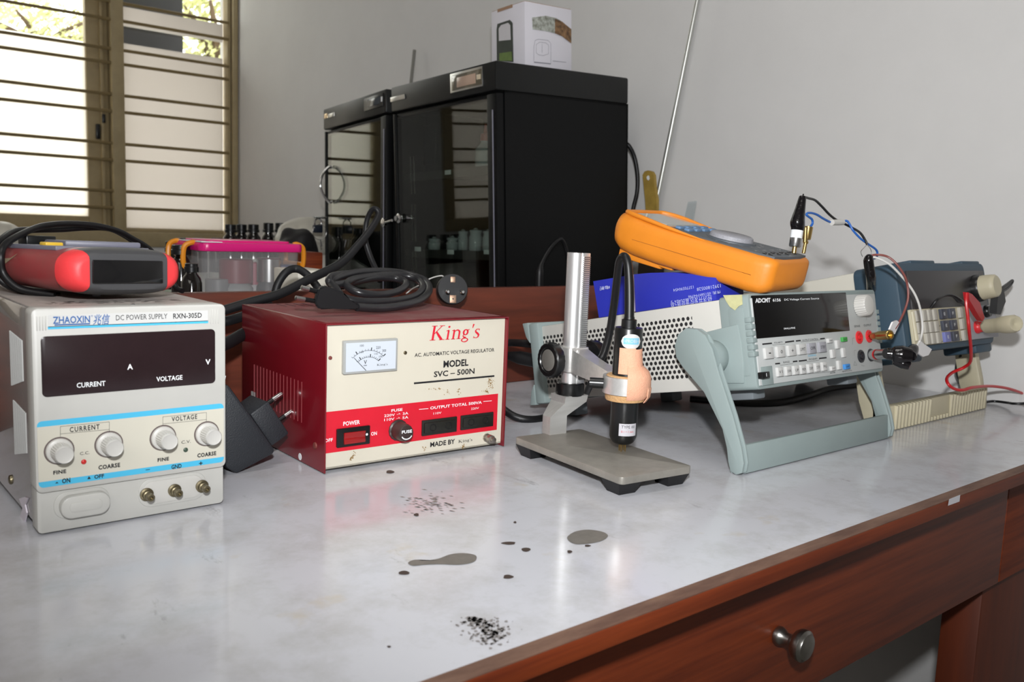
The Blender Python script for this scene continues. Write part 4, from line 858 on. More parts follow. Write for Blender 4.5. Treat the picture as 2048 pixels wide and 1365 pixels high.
for r_i, (y0_, y1_) in enumerate(((502, 475), (592, 562), (678, 648))):
    for c_i, cx_ in enumerate((520, 572, 612, 652, 718, 782, 850)):
        yy = y0_+(y1_-y0_)*(cx_-520)/330+0; cxx = cx_+r_i*14
        dark = c_i in (4, 5)
        mm = M('key_periwinkle', 112, 118, 176, rough=.4) if (dark and r_i == 2 and c_i == 4) else (m_kd if dark else m_kp)
        key(bm_, Q4, cxx, yy, .0145 if dark else .0085, .0118 if dark else .0125, mm, y0=-.005, txt='ABCDEFG'[c_i] if dark else None, tm=m_white_ink)
P0, P1 = bm_.on(*Q4(470, 470), 1, -.002), bm_.on(*Q4(505, 690), 1, -.002)
g = G(); g.tube([P0, (P0+P1)/2, P1], .0024, 8); bm_.part('ridge', g, m_bge)
for x in (.03, MW-.03):
    g = G(); g.box(x-.01, x+.01, MD-.05, MD-.03, -.026, .003, .002); bm_.part('foot', g, m_slate)
c = bm_.on(*Q4(955, 295), 1, 0); g = G(); g.lathe(c, (0,-1,0), [(0, .0172), (.006, .0168), (.008, .0160)], 32); rg2 = bm_.part('knob_collar', g, m_blackpl)
g = G(); g.lathe(c+Vector((0,-.006,0)), (0,-1,0), [(0, .0156), (.014, .0146), (.018, .0138), (.0195, .0122), (.0195, 0)], 36, rib=.03); bm_.part('knob', g, m_bge, 'large beige knob')
c = bm_.on(*Q4(950, 590), 1, 0); g = G(); g.lathe(c, (0,-1,0), [(0, .0078), (.004, .0078), (.0055, .0066), (.009, .0064)], 24); bm_.part('socket', g, M('socket_red', 0, 0, 0), 'red socket')
c3_ = bm_.on(*Q4(1020, 470), 1, 0); g = G(); g.lathe(c3_, (0,-1,0), [(0, .0078), (.004, .0078), (.0055, .0066), (.007, .0064)], 24); bm_.part('socket', g, m_blackpl, 'black socket')
g = G()
for k in range(12): xk = kx0+.012+k*.0105; g.text('%s' % 'HIΩVAFmkT'[k % 9], XZ(-.0017), xk, kz0+.0008, xk+.004, kz0+.0024); g.text('%s' % 'VmAkΩFHz'[k % 8], XZ(-.0017), xk, kz0+.0195, xk+.003, kz0+.0210)
bm_.part('print', g, m_ink)
# handle
inv2 = bm_.I
def hp2(name, g, m, label=None):
    for v in g.bm.verts: v.co = inv2 @ v.co
    bmesh.ops.recalc_face_normals(g.bm, faces=g.bm.faces[:]); return bm_.part(name, g, m, label)
hx0, hx1, hy = .944, W(1978, 818, z=0).x, .4655
g = G(); g.prism([(hy, .0), (hy+.016, .0), (hy+.017, .026), (hy+.002, .0285)], yzd, hx0, hx1, .0015)
n_r = 30
for k in range(n_r):
    x = hx0+.022+(hx1-hx0-.026)*k/n_r
    if 11 <= k <= 16: 
        g.box(x, x+.004, hy-.0015, hy+.002, .001, .006, .0006); continue
    g.box(x, x+.0042, hy-.0018, hy+.004, .001, .0285, .0010)
hp2('handle_bar', g, m_bge, 'ribbed beige handle bar')
for xa, xb in ((hx0, hx0+.012), (hx1-.012, hx1)):
    g = G(); g.prism([(hy, .002), (hy+.022, 0), (hy+.034, .030), (hy+.050, .095), (hy+.054, .112), (hy+.044, .122), (hy+.030, .116), (hy+.024, .095), (hy+.008, .040)], yzd, xa, xb, .0015); hp2('handle_arm', g, m_bge)
# leads of the bench multimeter
ml = Thing('banana_lead', 'red wire with a red clip and a big yellowed banana plug on the bench multimeter', 'wires', (1.1, .44, .1))
def mp(name, g, m, label=None, T=None):
    T = T or ml
    for v in g.bm.verts: v.co = T.I @ v.co
    return T.part(name, g, m, label)
y_ = .415
pk0 = bm_.M @ (bm_.on(*Q4(950, 590), 1, 0)+Vector((0, -.008, 0))); pk1 = W(*Q4(1262, 560), y=.40); u3 = (pk1-pk0).normalized(); L3 = (pk1-pk0).length
g = G(); g.lathe(pk0, u3, [(0, .0050), (L3*.12, .0062), (L3*.16, .0086), (L3*.5, .0090), (L3*.62, .0100), (L3*.68, .0106), (L3*.93, .0106), (L3, .0088), (L3, .0064), (L3*.93, 0)], 26, rib=.04); mp('banana_plug', g, m_bge, 'yellowed plastic banana plug')
g = G(); P = [W(*Q4(*q), y=.432) for q in ((878, 322), (905, 335), (965, 400), (1000, 515), (985, 540), (955, 500), (915, 430), (885, 380))]
n_ = Vector((.2, -1, 0)).normalized()*.003; g.loft([[p-n_ for p in P], [p+n_ for p in P]]); mp('clip_cover', g, M('red_clip', 176, 26, 36, rough=.35), 'red clip cover')
g = G(); g.tube([W(*Q4(x, y), y=d) for x, y, d in ((885, 330, .43), (882, 400, .428), (895, 520, .425), (905, 620, .424), (918, 760, .43), (912, 850, .44), (860, 895, .45), (780, 930, .458), (735, 975, .456), (750, 1025, .45), (800, 1058, .447), (860, 1064, .444), (930, 1045, .444), (1050, 1035, .45), (1160, 1045, .45), (1250, 1068, .45), (1340, 1105, .45), (1420, 1150, .45))], .0019, 8); mp('red_wire', g, m_redw)
bl = Thing('clip_lead', 'black wire with an open alligator clip hanging behind the bench multimeter knob', 'wires', (1.18, .46, .16))
g = G(); P = [W(*Q4(*q), y=.447) for q in ((1100, 300), (1140, 300), (1155, 390), (1115, 490), (1085, 480))]; n_ = Vector((.2, -1, 0)).normalized()*.004; g.loft([[p-n_ for p in P], [p+n_ for p in P]]); mp('clip_cover', g, m_blackrub, T=bl)
g = G(); g.tube([W(*Q4(x, y), y=.447) for x, y in ((1120, 330), (1150, 295), (1195, 262), (1232, 232), (1222, 262), (1180, 300), (1140, 320))], [.002, .0022, .0022, .0016, .0016, .002, .002], 8); mp('clip_jaw', g, m_blackpl, T=bl)
g = G(); g.tube([W(*Q4(x, y), y=d) for x, y, d in ((840, 800, .50), (808, 880, .51), (812, 960, .52), (840, 1040, .535))]+[W(x, y, z=z) for x, y, z in ((1945, 806, .0025), (1985, 803, .003), (2015, 806, .005), (2036, 808, .008))]+[Vector((1.276, .40, .012)), Vector((1.276, .30, .004))], .0018, 8); mp('black_wire', g, m_blackw, T=bl)
g = G(); g.tube([W(*Q4(x, y), y=d) for x, y, d in ((612, 440, .455), (660, 380, .45), (720, 348, .45), (780, 350, .448), (830, 385, .447), (875, 420, .447))], [.0016, .0016, .0016, .0018, .0032, .0022], 8); mp('black_wire', g, m_blackw, T=bl)
#@@STAND
# ================================================================== probe stand
PS = C(1000, 480, 2.624)
st = Thing('probe_stand', 'small metal stand with toothed pole and black focus knobs on a grey plate', 'stand', (.5585, .5335, 0), (-.105, 0, 0))
m_alu = mat('brushed_aluminium', (.66, .65, .63), rough=.35, metal=.65, noise=.25, nscale3=(6, 200, 200)); m_plate = mat('worn_grey_plate', srgb(150, 146, 138), rough=.45, metal=.35, noise=.5, nscale=34, dark=srgb(112, 110, 104))
g = G(); g.prism(rrect(-.0395, .0395, -.076, .076, .004, 4), xyd, .0105, .0168, .0005); st.part('base_plate', g, m_plate)
for x in (-.027, .027):
    for y in (-.062, .062):
        g = G(); g.loft([[(x-.0085, y-.0075, 0), (x+.0085, y-.0075, 0), (x+.0085, y+.0075, 0), (x-.0085, y+.0075, 0)], [(x-.0125, y-.0115, .0106), (x+.0125, y-.0115, .0106), (x+.0125, y+.0115, .0106), (x-.0125, y+.0115, .0106)]]); st.part('foot', g, m_blackrub)
bs = st.L(W(1110, 866, z=.0168)); pl_ = st.L((.5995, .6165, .05))
g = G(); yb2 = bs.y; sw_ = .0095
g.loft([[(bs.x-.011, yb2-.006, .0166), (bs.x+.009, yb2-.006, .0166), (bs.x+.009, yb2+.006, .0166), (bs.x-.011, yb2+.006, .0166)], [(bs.x-.011, yb2-.006, .034), (bs.x+.009, yb2-.006, .034), (bs.x+.009, yb2+.006, .034), (bs.x-.011, yb2+.006, .034)], [(pl_.x-.015, pl_.y-.012, .044), (pl_.x+.012, pl_.y-.012, .044), (pl_.x+.012, pl_.y+.010, .044), (pl_.x-.015, pl_.y+.010, .044)], [(pl_.x-.014, pl_.y-.012, .0505), (pl_.x+.014, pl_.y-.012, .0505), (pl_.x+.014, pl_.y+.012, .0505), (pl_.x-.014, pl_.y+.012, .0505)]])
st.part('bracket', g, m_alu)
g = G(); g.lathe((pl_.x, pl_.y, .0500), (0,0,1), [(0, .0135), (.001, .0140), (.0115, .0140), (.0125, .0130), (.0125, 0)], 36, rib=.02); st.part('collar', g, m_blackpl, 'black collar')
g = G(); g.lathe((pl_.x, pl_.y, .061), (0,0,1), [(0, .0088), (.1285, .0088)], 32); g.box(pl_.x+.001, pl_.x+.0100, pl_.y-.0098, pl_.y+.0055, .061, .1895, .0004)
pole = st.part('pole', g, mat('polished_aluminium', (.85, .85, .85), rough=.33, metal=.8))
g = G()
for k in range(62): z = .066+k*.00195; g.box(pl_.x+.0015, pl_.x+.0098, pl_.y-.0108, pl_.y-.0085, z, z+.0011)
st.part('rack', g, mat('rack_metal', (.40, .40, .40), rough=.4, metal=1), 'toothed rack down the pole', parent=pole)
# sliding head, arm, ring
pt = st.L((.576, .5219, .07)); ha = Vector((pl_.x, pl_.y, .085))
g = G(); g.prism(rrect(pl_.x-.0125, pl_.x+.0135, pl_.y-.013, pl_.y+.013, .005, 4), xyd, .074, .098, .001)
g.loft([[(ha.x-.009, ha.y-.010, .074), (ha.x+.011, ha.y-.010, .074), (ha.x+.011, ha.y-.010, .097), (ha.x-.009, ha.y-.010, .097)], [(pt.x-.004, pt.y+.052, .074), (pt.x+.011, pt.y+.052, .074), (pt.x+.011, pt.y+.052, .093), (pt.x-.004, pt.y+.052, .093)], [(pt.x-.005, pt.y+.020, .071), (pt.x+.008, pt.y+.020, .071), (pt.x+.008, pt.y+.020, .086), (pt.x-.005, pt.y+.020, .086)]])
st.part('arm', g, m_alu)
def ringpts(r0, r1, z0, z1, n=40):
    S = []
    for i in range(n):
        a = 2*math.pi*i/n; c_, s_ = math.cos(a), math.sin(a); S.append([(pt.x+r0*c_, pt.y+r0*s_, z0), (pt.x+r1*c_, pt.y+r1*s_, z0), (pt.x+r1*c_, pt.y+r1*s_, z1), (pt.x+r0*c_, pt.y+r0*s_, z1)])
    return S
g = G(); g.loft(ringpts(.0175, .0205, .070, .085), closed=True); st.part('ring', g, m_alu, 'silver clamp ring')
kc_ = st.on(*PS(520, 728), 0, pt.x-.014); g = G(); g.cyl((pt.x-.019, pt.y+.008, .078), (pt.x-.028, pt.y+.016, .078), .0048, n=16); st.part('clamp_screw', g, m_blackpl, 'black clamp screw')
for sx_ in (-1, 1):
    xx = pl_.x+sx_*.013
    g = G(); g.lathe((xx, pl_.y-.002, .086), (sx_,0,0), [(0, .0052), (.006, .0052), (.008, .012), (.0085, .0165), (.0105, .0172), (.0165, .0172), (.0178, .0160), (.0178, .0125), (.0168, .0118), (.0168, 0)], 44, rib=.03); kn = st.part('focus_knob', g, m_blackpl, 'black focus knob')
    g = G(); g.lathe((xx+sx_*.0169, pl_.y-.002, .086), (sx_,0,0), [(0, .0105), (.0002, .0100), (.0002, 0)], 24); st.part('knob_cap', g, M('grey_cap', 96, 94, 90, rough=.25), 'grey disc in the knob', parent=kn)
# ================================================================== four-pin probe held in the ring
pp = Thing('four_pin_probe', 'black cylindrical four-pin probe taped into the ring of the metal stand', 'probe', (.576, .5219, .0), (-.105, .0, 0))
PT = Vector((0, 0, 0)); 
g = G(); g.lathe((0,0,.024), (0,0,1), [(0, .0075), (.0015, .0095), (.004, .0112), (.007, .0122), (.040, .0122), (.0415, .0125)], 32); g.lathe((0,0,.064), (0,0,1), [(0, .0125), (.063, .0125), (.064, .0120), (.064, 0)], 32); g.cyl((0,0,.063), (0,0,.066), .0125)
pb = pp.part('probe_body', g, m_blackpl)
g = G(); g.lathe((0,0,.0635), (0,0,1), [(0, .0172), (.0015, .0178), (.021, .0182), (.0225, .0165), (.0225, 0)], 30); pp.part('foam_collar', g, M('tan_foam', 190, 150, 104, rough=.9, bump=1, bscale=500), 'tan foam collar')
m_pt = M('pink_tape', 226, 168, 138, rough=.8, noise=.15, nscale=200, bump=.6, bscale=900)
def strip(a0, a1, rz, nm='pink_tape'):
    g = G(); S = []
    for i in range(15):
        a = math.radians(a0+(a1-a0)*i/14); S.append([((r)*math.cos(a), (r)*math.sin(a), z) for r, z in rz]+[((r-.0008)*math.cos(a), (r-.0008)*math.sin(a), z) for r, z in rz[::-1]])
    g.loft(S); return pp.part(nm, g, m_pt)
strip(-128, 20, [(.0186, .066), (.0216, .070), (.0222, .078), (.0220, .085), (.0200, .090), (.0142, .095), (.0132, .104), (.0130, .110)])
strip(196, 262, [(.0134, .088), (.0131, .098), (.0130, .111)])
strip(-70, 60, [(.0188, .063), (.0222, .068), (.0228, .075), (.0214, .079)])
g = G()
for i in range(4): a = i*math.pi/2+.5; g.cyl((.0028*math.cos(a), .0028*math.sin(a), .0168), (.0028*math.cos(a), .0028*math.sin(a), .026), .0005, .0008, n=8)
pp.part('probe_pins', g, m_brass)
def plabel(a0, a1, z0, z1, m, lab, ell=False, r=.0126):
    g = G(); n = 14; S = []
    for i in range(n+1):
        t = i/n; a = math.radians(a0+(a1-a0)*t); k = math.sqrt(max(0, 1-(2*t-1)**2)) if ell else 1; zm, zh = (z0+z1)/2, (z1-z0)/2*max(k, .03)
        S.append(((r*math.cos(a), r*math.sin(a), zm-zh), (r*math.cos(a), r*math.sin(a), zm+zh)))
    for p, q in zip(S, S[1:]): g.quad([p[0], q[0], q[1], p[1]])
    return pp.part('label_sticker', g, m, lab), g
plabel(-160, -75, .1105, .1235, M('label_white', 0, 0, 0), 'white oval sticker', True)
plabel(-150, -85, .1145, .1200, M('label_sky', 120, 180, 206, rough=.5), 'blue middle of the oval sticker', False, .01268)
plabel(-150, -70, .033, .044, M('label_silver', 186, 184, 190, rough=.4), 'silver type label', False, .0123)
def curved_text(s_, a0, a1, z0, z1, r, m):
    g = G(); g.text(s_, lambda u, v: (r*math.cos(math.radians(u)), r*math.sin(math.radians(u)), v), a0, z0, a1, z1); return pp.part('print', g, m)
curved_text('•PROBE•', -146, -88, .1158, .1188, .01275, M('label_white', 0, 0, 0)); curved_text('TYPE IIII', -140, -82, .040, .0425, .0124, m_ink); curved_text('0.1 • 1 mm', -140, -86, .036, .038, .0124, m_redw)
g = G(); g.lathe((0,0,.1275), (0,0,1), [(0, .0068), (.0075, .0066), (.008, .0048), (.010, .0045)], 20); pp.part('strain_relief', g, m_blackrub)
zt = pp.I @ Vector((0,0,0))
cpts = [pp.L(W(1258, 652, y=.5219)), pp.L(W(1259, 600, y=.524)), pp.L(W(1258, 555, y=.527)), pp.L(W(1255, 525, y=.53)), pp.L(W(1248, 513, y=.535)), pp.L(W(1239, 524, y=.543)), pp.L(W(1234, 560, y=.552)), pp.L(W(1228, 610, y=.562)), pp.L(W(1219, 665, y=.570)), pp.L(W(1208, 705, y=.575)), pp.L(W(1198, 725, y=.58)), pp.L(W(1185, 760, y=.60)), pp.L(W(1165, 800, y=.66)), pp.L(W(1140, 820, y=.70))]
cpts[0] = Vector((0, 0, .134))
g = G(); g.tube(cpts, [.0043, .0043, .0040, .0038, .0037, .0037, .0037, .0037, .0037, .0037, .0037, .0035, .0033, .0033], 12); pp.part('cable', g, m_blackrub)
#@@REDMETER
# ================================================================== red and grey meter on the power supply
m_redr = M('red_rubber', 224, 58, 62, rough=.5, noise=.15, nscale=60, bump=.1, bscale=400); m_redd = M('dull_dark_red_rubber', 138, 52, 54, rough=.4, noise=.5, nscale=30, dark=srgb(110, 70, 66)); m_dgr = M('dark_grey_plastic', 66, 66, 68, rough=.5)
RMW, RML = .098, .150
rm = Thing('handheld_meter', 'red and dark grey handheld meter with black end window lying on the power supply', 'multimeter', (.1485, .648, .1545), (.22, -.02, .02))
rm.M = rm.M @ Matrix.Diagonal((.89, 1, .86, 1)); rm.e.matrix_world = rm.M; rm.I = rm.M.inverted()
def rsec(y, w, h, zc, n=28):
    S = []
    for i in range(n):
        a = 2*math.pi*i/n; c_, s_ = math.cos(a), math.sin(a)
        S.append((RMW/2+w/2*math.copysign(abs(c_)**.55, c_), y, zc+h/2*math.copysign(abs(s_)**.75, s_)))
    return S
g = G(); g.loft([rsec(y, w, h, z) for y, w, h, z in ((.006, .092, .034, .0185), (.02, .0985, .038, .0185), (.06, .098, .038, .019), (.11, .098, .036, .019), (.138, .094, .030, .019), (.150, .080, .020, .019))]); rm.part('body', g, m_redd, 'scuffed dark red rubber body')
# end: rounded block cut into dark grey middle and two red corners
def endpiece(name, xlo, xhi, m, lab):
    g = G(); g.loft([rsec(y, w, h, .0185, 44) for y, w, h in ((-.0125, .076, .024), (-.0120, .082, .029), (-.0095, .0885, .033), (-.005, .094, .0365), (.001, .0968, .0383), (.006, .0972, .0388))])
    b = g.bm
    for x, s_ in ((xlo, -1), (xhi, 1)):
        if x is None: continue
        gm = b.verts[:]+b.edges[:]+b.faces[:]; r_ = bmesh.ops.bisect_plane(b, geom=gm, plane_co=(x, 0, 0), plane_no=(s_, .12*s_*(1 if x < .05 else -1), 0), clear_outer=True)
        ed = [e for e in r_['geom_cut'] if isinstance(e, bmesh.types.BMEdge)]; bmesh.ops.holes_fill(b, edges=ed)
    return rm.part(name, g, m, lab)
endpiece('end_block', .0155, .0825, m_dgr, 'dark grey end block'); endpiece('corner', None, .0153, m_redr, 'bright red rubber corner'); endpiece('corner', .0827, None, m_redr, 'bright red rubber corner')
g = G(); g.prism(rrect(.0185, .0765, .0185-.0095, .0185+.0095, .001, 2), xzd, -.0138, -.010, .0004); rm.part('end_window', g, M('glossy_black', 14, 14, 16, rough=.12, coat=.8), 'glossy black end window')
g = G(); g.prism([(.010, .022), (.088, .022), (.088, .132), (.078, .142), (.020, .142), (.010, .132)], xyd, .034, .0378, .0008); rm.part('face', g, M('face_grey', 104, 104, 116, rough=.45), 'grey face plate')
g = G(); g.prism([(.030, .045), (.086, .030), (.086, .075), (.034, .085)], xyd, .0375, .0425, .0015); rm.part('display_hood', g, M('face_grey', 0, 0, 0), 'raised grey display hood')
g = G(); g.box(.012, .026, .040, .050, .037, .0405, .001); rm.part('button', g, M('yellow_button', 206, 168, 52, rough=.4), 'yellow button')
g = G(); g.box(.030, .055, .105, .120, .037, .0455, .001); rm.part('button', g, m_blackpl, 'black button block')
g = G(); g.lathe((.042, .022, -.0035), (0,0,1), [(0, .003), (.003, .0045), (.005, .005)], 14); rm.part('clear_foot', g, M('clear_rubber', 90, 90, 92, rough=.2))
g = G(); P = [(.0004, .07, .026), (.0, .10, .024), (-.0004, .115, .012), (.0, .085, .018), (.0004, .06, .030)]; g.loft([P, [(x-.0006, y, z) for x, y, z in P]]); rm.part('worn_patch', g, M('worn_tan', 156, 138, 112, rough=.6), 'tan worn patch on the side')
def cord(name, label, pts, r, m, cat='cable', n=10, closed=False):
    g = G(); g.tube([W(x, y, y=d) for x, y, d in pts], r, n, closed=closed); return tag(g.build(name, m), label, cat)
g = G(); g.tube([W(x, y, y=d) for x, y, d in ((110, 590, .70), (60, 583, .71), (30, 572, .715), (6, 545, .72), (2, 510, .72), (12, 488, .73), (40, 470, .75), (75, 455, .78), (110, 449, .80), (150, 448, .82), (195, 452, .83), (235, 462, .84), (262, 476, .85), (300, 500, .86), (335, 545, .86), (352, 575, .85), (365, 582, .84))], .0026, 10)
tag(g.build('meter_cable', m_blackrub), 'black cable looping over the red handheld meter on the power supply', 'cable')
g = G(); g.tube([W(x, y, y=d) for x, y, d in ((120, 592, .72), (70, 587, .725), (20, 573, .73), (-12, 545, .735), (-18, 505, .74), (0, 482, .75), (30, 463, .78), (70, 460, .80), (120, 459, .82), (170, 456, .835), (220, 458, .85), (262, 480, .87), (300, 510, .88))], .0026, 10)
tag(g.build('meter_cable', m_blackrub), 'second black cable loop lying behind and below the first on the power supply', 'cable')
#@@CORDS
# ================================================================== cords, plugs and adapter
ad = W(474, 949, z=0); AY = ad.y
at = Thing('power_adapter', 'black wedge shaped mains adapter with two steel pins leaning between supply and regulator', 'adapter', (ad.x, AY, 0))
def apoly(pts): return [((p-Vector((ad.x, AY, 0))).x, (p-Vector((ad.x, AY, 0))).z) for p in [W(x, y, y=AY) for x, y in pts]]
g = G(); P = apoly([(449, 768), (459, 772), (507, 838), (552, 902), (546, 910), (474, 949), (452, 936), (440, 860)]); P = [(u, max(v, .0)) for u, v in P]; g.prism(P, xzd, 0, .052, .0025); at.part('adapter_body', g, M('charcoal_plastic', 34, 37, 42, rough=.55, bump=.4, bscale=900))
d_ = Vector(apoly([(563, 850)])[0])-Vector(apoly([(520, 880)])[0]); d_ = Vector((d_.x, 0, d_.y)).normalized()
P = apoly([(508, 833), (545, 806), (588, 872), (552, 898)]); g = G(); g.prism(P, xzd, .008, .044, .002); at.part('plug_block', g, M('charcoal_plastic', 0, 0, 0))
for (q0, q1), dy in ((((556, 822), (592, 797)), .026), (((580, 856), (616, 830)), .026)):
    a, b_ = [Vector((p[0], dy, p[1])) for p in apoly([q0, q1])]; u = (b_-a).normalized(); l = (b_-a).length
    g = G(); g.cyl(a-u*.004, a+u*l*.45, .0021, n=14); pn = at.part('pin', g, m_blackpl, 'black pin sleeve'); g = G(); g.lathe(a+u*l*.45, u, [(0, .0022), (l*.48, .0022), (l*.55, .0014), (l*.56, 0)], 14); at.part('pin_tip', g, m_steel, 'bright steel pin tip', parent=pn)
g = G(); a = apoly([(455, 758), (462, 756), (458, 772), (455, 774)]); g.prism(a, xzd, .01, .011); at.part('paper_scrap', g, m_white_ink, 'white paper scrap')
cord('mains_cord', 'thick black cord rising in a tall loop from behind the power supply', [(438, 624, .84), (500, 605, .84), (560, 588, .84), (620, 558, .845), (680, 528, .85), (715, 492, .855), (744, 455, .86), (757, 430, .865), (752, 418, .868), (742, 422, .874), (733, 445, .880), (731, 480, .880), (740, 512, .875), (752, 540, .865), (760, 562, .85)], [.0048, .0048, .0048, .0048, .0048, .0046, .0040, .0032, .0029, .0028, .0029, .0031, .0032, .0032, .0032], m_dustyrub)
cord('looped_cord', 'short black cord arching behind the back board beside the white tub', [(548, 600, .90), (555, 570, .90), (572, 545, .90), (592, 538, .90), (612, 548, .89), (630, 568, .88), (642, 586, .87)], .0044, m_dustyrub)
cord('supply_cord', 'upper black cord crossing between supply and regulator in front of the board', [(430, 646, .85), (460, 641, .85), (500, 628, .86), (540, 610, .87)], .0050, m_dustyrub)
cord('supply_cord', 'lower thicker black cord crossing between supply and regulator', [(430, 698, .80), (460, 684, .81), (500, 662, .83), (560, 640, .85)], .0062, m_dustyrub)
# coil with flat plug lying on the regulator
RT = .1275
cc = Thing('coiled_cord', 'coiled black mains cord with a flat two-pin plug on top of the regulator', 'power cord', (.46, .75, RT))
def cp(name, g, m, label=None):
    for v in g.bm.verts: v.co = cc.I @ v.co
    return cc.part(name, g, m, label)
loops = [(714, 615, .695), (760, 617, .70), (810, 611, .71), (842, 600, .73), (858, 582, .76), (850, 562, .79), (815, 549, .81), (770, 543, .815), (715, 545, .80), (675, 556, .78), (662, 566, .765), (672, 578, .75), (688, 596, .735), (730, 604, .73), (790, 602, .735), (832, 592, .75), (846, 574, .775), (832, 558, .80), (795, 550, .81), (745, 553, .80), (705, 560, .78), (694, 572, .765), (720, 586, .75), (765, 590, .75), (802, 580, .765), (812, 566, .785), (790, 557, .80), (750, 556, .80), (712, 563, .785), (670, 570, .765), (658, 562, .765), (668, 552, .78), (705, 548, .80), (745, 552, .81)]
PTS = []
for x, y, d in loops:
    p = W(x, y, y=d)
    if p.z < RT+.0042: 
        dd = d
        while W(x, y, y=dd).z < RT+.0042 and dd > .66: dd -= .004
        p = W(x, y, y=dd); p.z = max(p.z, RT+.004)
    PTS.append(p)
g = G(); g.tube(PTS, .0039, 12); cp('cord', g, mat('cord_black', (.018, .018, .02), rough=.3, noise=.5, nscale=80))
g = G()
def px3(x, y, d): return W(x, y, y=d)
bodyP = [(630, 603), (638, 577), (650, 572), (688, 585), (700, 604), (718, 609), (716, 621), (690, 616), (668, 618), (640, 620), (632, 612)]
PB = [px3(x, y, .690) for x, y in bodyP]; base = min(p.z for p in PB)
for p in PB: p.z += max(0, RT+.0012-base)
g.loft([PB, [p+Vector((.004, .011, 0)) for p in PB]]); bmesh.ops.bevel(g.bm, geom=g.bm.edges[:], offset=.0014, segments=2, affect='EDGES'); cp('plug', g, m_dustyrub)
for q0, q1 in (((636, 584), (602, 575)), ((632, 603), (590, 596))):
    a, b_ = px3(*q0, .694), px3(*q1, .694); off_ = Vector((0, 0, max(0, RT+.0012-base))); a += off_; b_ += off_; u = (b_-a).normalized(); l = (b_-a).length
    g = G(); g.cyl(a-u*.003, a+u*l*.55, .0021, n=12); cp('pin_sleeve', g, m_blackpl); g = G(); g.lathe(a+u*l*.55, u, [(0, .0021), (l*.42, .0021), (l*.45, 0)], 12); cp('pin', g, m_steel)
g = G()
def ctext(s_, a, b_, h):
    P0_, P1_ = a, b_; u = (P1_-P0_); g.text(s_, lambda x, y: P0_+u*x+Vector((0, 0, y)), 0, 0, 1, h)
# round plug
sp_ = Thing('round_plug', 'dusty round black two-pin plug facing forward above the back board', 'plug', W(902, 580, y=.875), (-.45, -.15, 0))
g = G(); g.lathe((0,0,0), (0,-1,0), [(-.024, .004), (-.020, .009), (-.008, .013), (-.004, .0180), (.010, .0190), (.0125, .0180), (.0125, 0)], 32); sp_.part('plug_body', g, m_dustyrub)
for dx in (-.0085, .0095):
    g = G(); g.lathe((dx, -.0125, -.003), (0,-1,-.1), [(-.002, .0024), (.015, .0024), (.0165, .0014), (.0165, 0)], 14); sp_.part('pin', g, m_steel)
g = G(); g.box(-.003, .003, -.0135, -.012, .008, .0150, .0004); g.box(-.004, .004, -.0138, -.012, -.0170, -.0075, .0004); sp_.part('earth_contact', g, mat('dull_copper', (.42, .28, .2), rough=.5, metal=1)); g = G(); g.lathe((0, -.0137, -.012), (0,-1,0), [(0, .002), (.0002, 0)], 12); sp_.part('earth_hole', g, M('hole_black', 0, 0, 0))
cord('thin_wire', 'thin white wire behind the coiled cord leading to the round plug', [(812, 588, .90), (825, 578, .90), (840, 570, .90), (862, 557, .90), (884, 552, .90), (890, 560, .89)], .0008, m_whitew, 'wire')
cord('probe_cable', 'black cable on the bench between the regulator and the probe stand', [(985, 800, .74), (1005, 818, .735), (1030, 834, .72), (1060, 840, .71), (1090, 836, .71), (1120, 822, .72), (1160, 800, .76)], .0044, m_blackrub)
cord('mains_cord', 'black cord entering the rear of the source from behind the regulator', [(990, 690, .85), (1020, 686, .84), (1056, 688, .80), (1085, 692, .78)], .0048, m_dustyrub)
cord('mains_cord', 'lower black plug and cord behind the source rear bumper', [(985, 712, .85), (1015, 712, .84), (1040, 716, .82), (1070, 722, .80)], [.004, .005, .0085, .0085], m_dustyrub)
g = G(); g.tube([W(x, y, z=.0045) for x, y in ((1380, 798), (1440, 803), (1500, 807), (1560, 805), (1610, 794), (1660, 778), (1720, 770))], .0042, 10); tag(g.build('bench_cable', m_blackrub), 'black cable lying on the bench underneath the tilted source', 'cable')
#@@BACK
# ================================================================== dry cabinets
m_cab = M('black_cabinet_steel', 9, 10, 11, rough=.5, spec=.2, bump=.3, bscale=700); m_head = M('dark_grey_header', 22, 23, 23, rough=.4, spec=.35); m_in = M('cabinet_inside', 30, 32, 30, rough=.6)
m_tint = bpy.data.materials.new('tinted_glass'); m_tint.use_nodes = True; nt = m_tint.node_tree; nt.nodes.clear(); out = nt.nodes.new('ShaderNodeOutputMaterial'); mx = nt.nodes.new('ShaderNodeMixShader')
tp = nt.nodes.new('ShaderNodeBsdfTransparent'); tp.inputs[0].default_value = (.72, .76, .73, 1); gl = nt.nodes.new('ShaderNodeBsdfGlossy'); gl.inputs['Roughness'].default_value = .015; fr = schlick(nt, .075)
nt.links.new(fr.outputs[0], mx.inputs[0]); nt.links.new(tp.outputs[0], mx.inputs[1]); nt.links.new(gl.outputs[0], mx.inputs[2]); nt.links.new(mx.outputs[0], out.inputs[0])
m_silver = mat('silver_trim', (.62, .62, .60), rough=.3, metal=1)
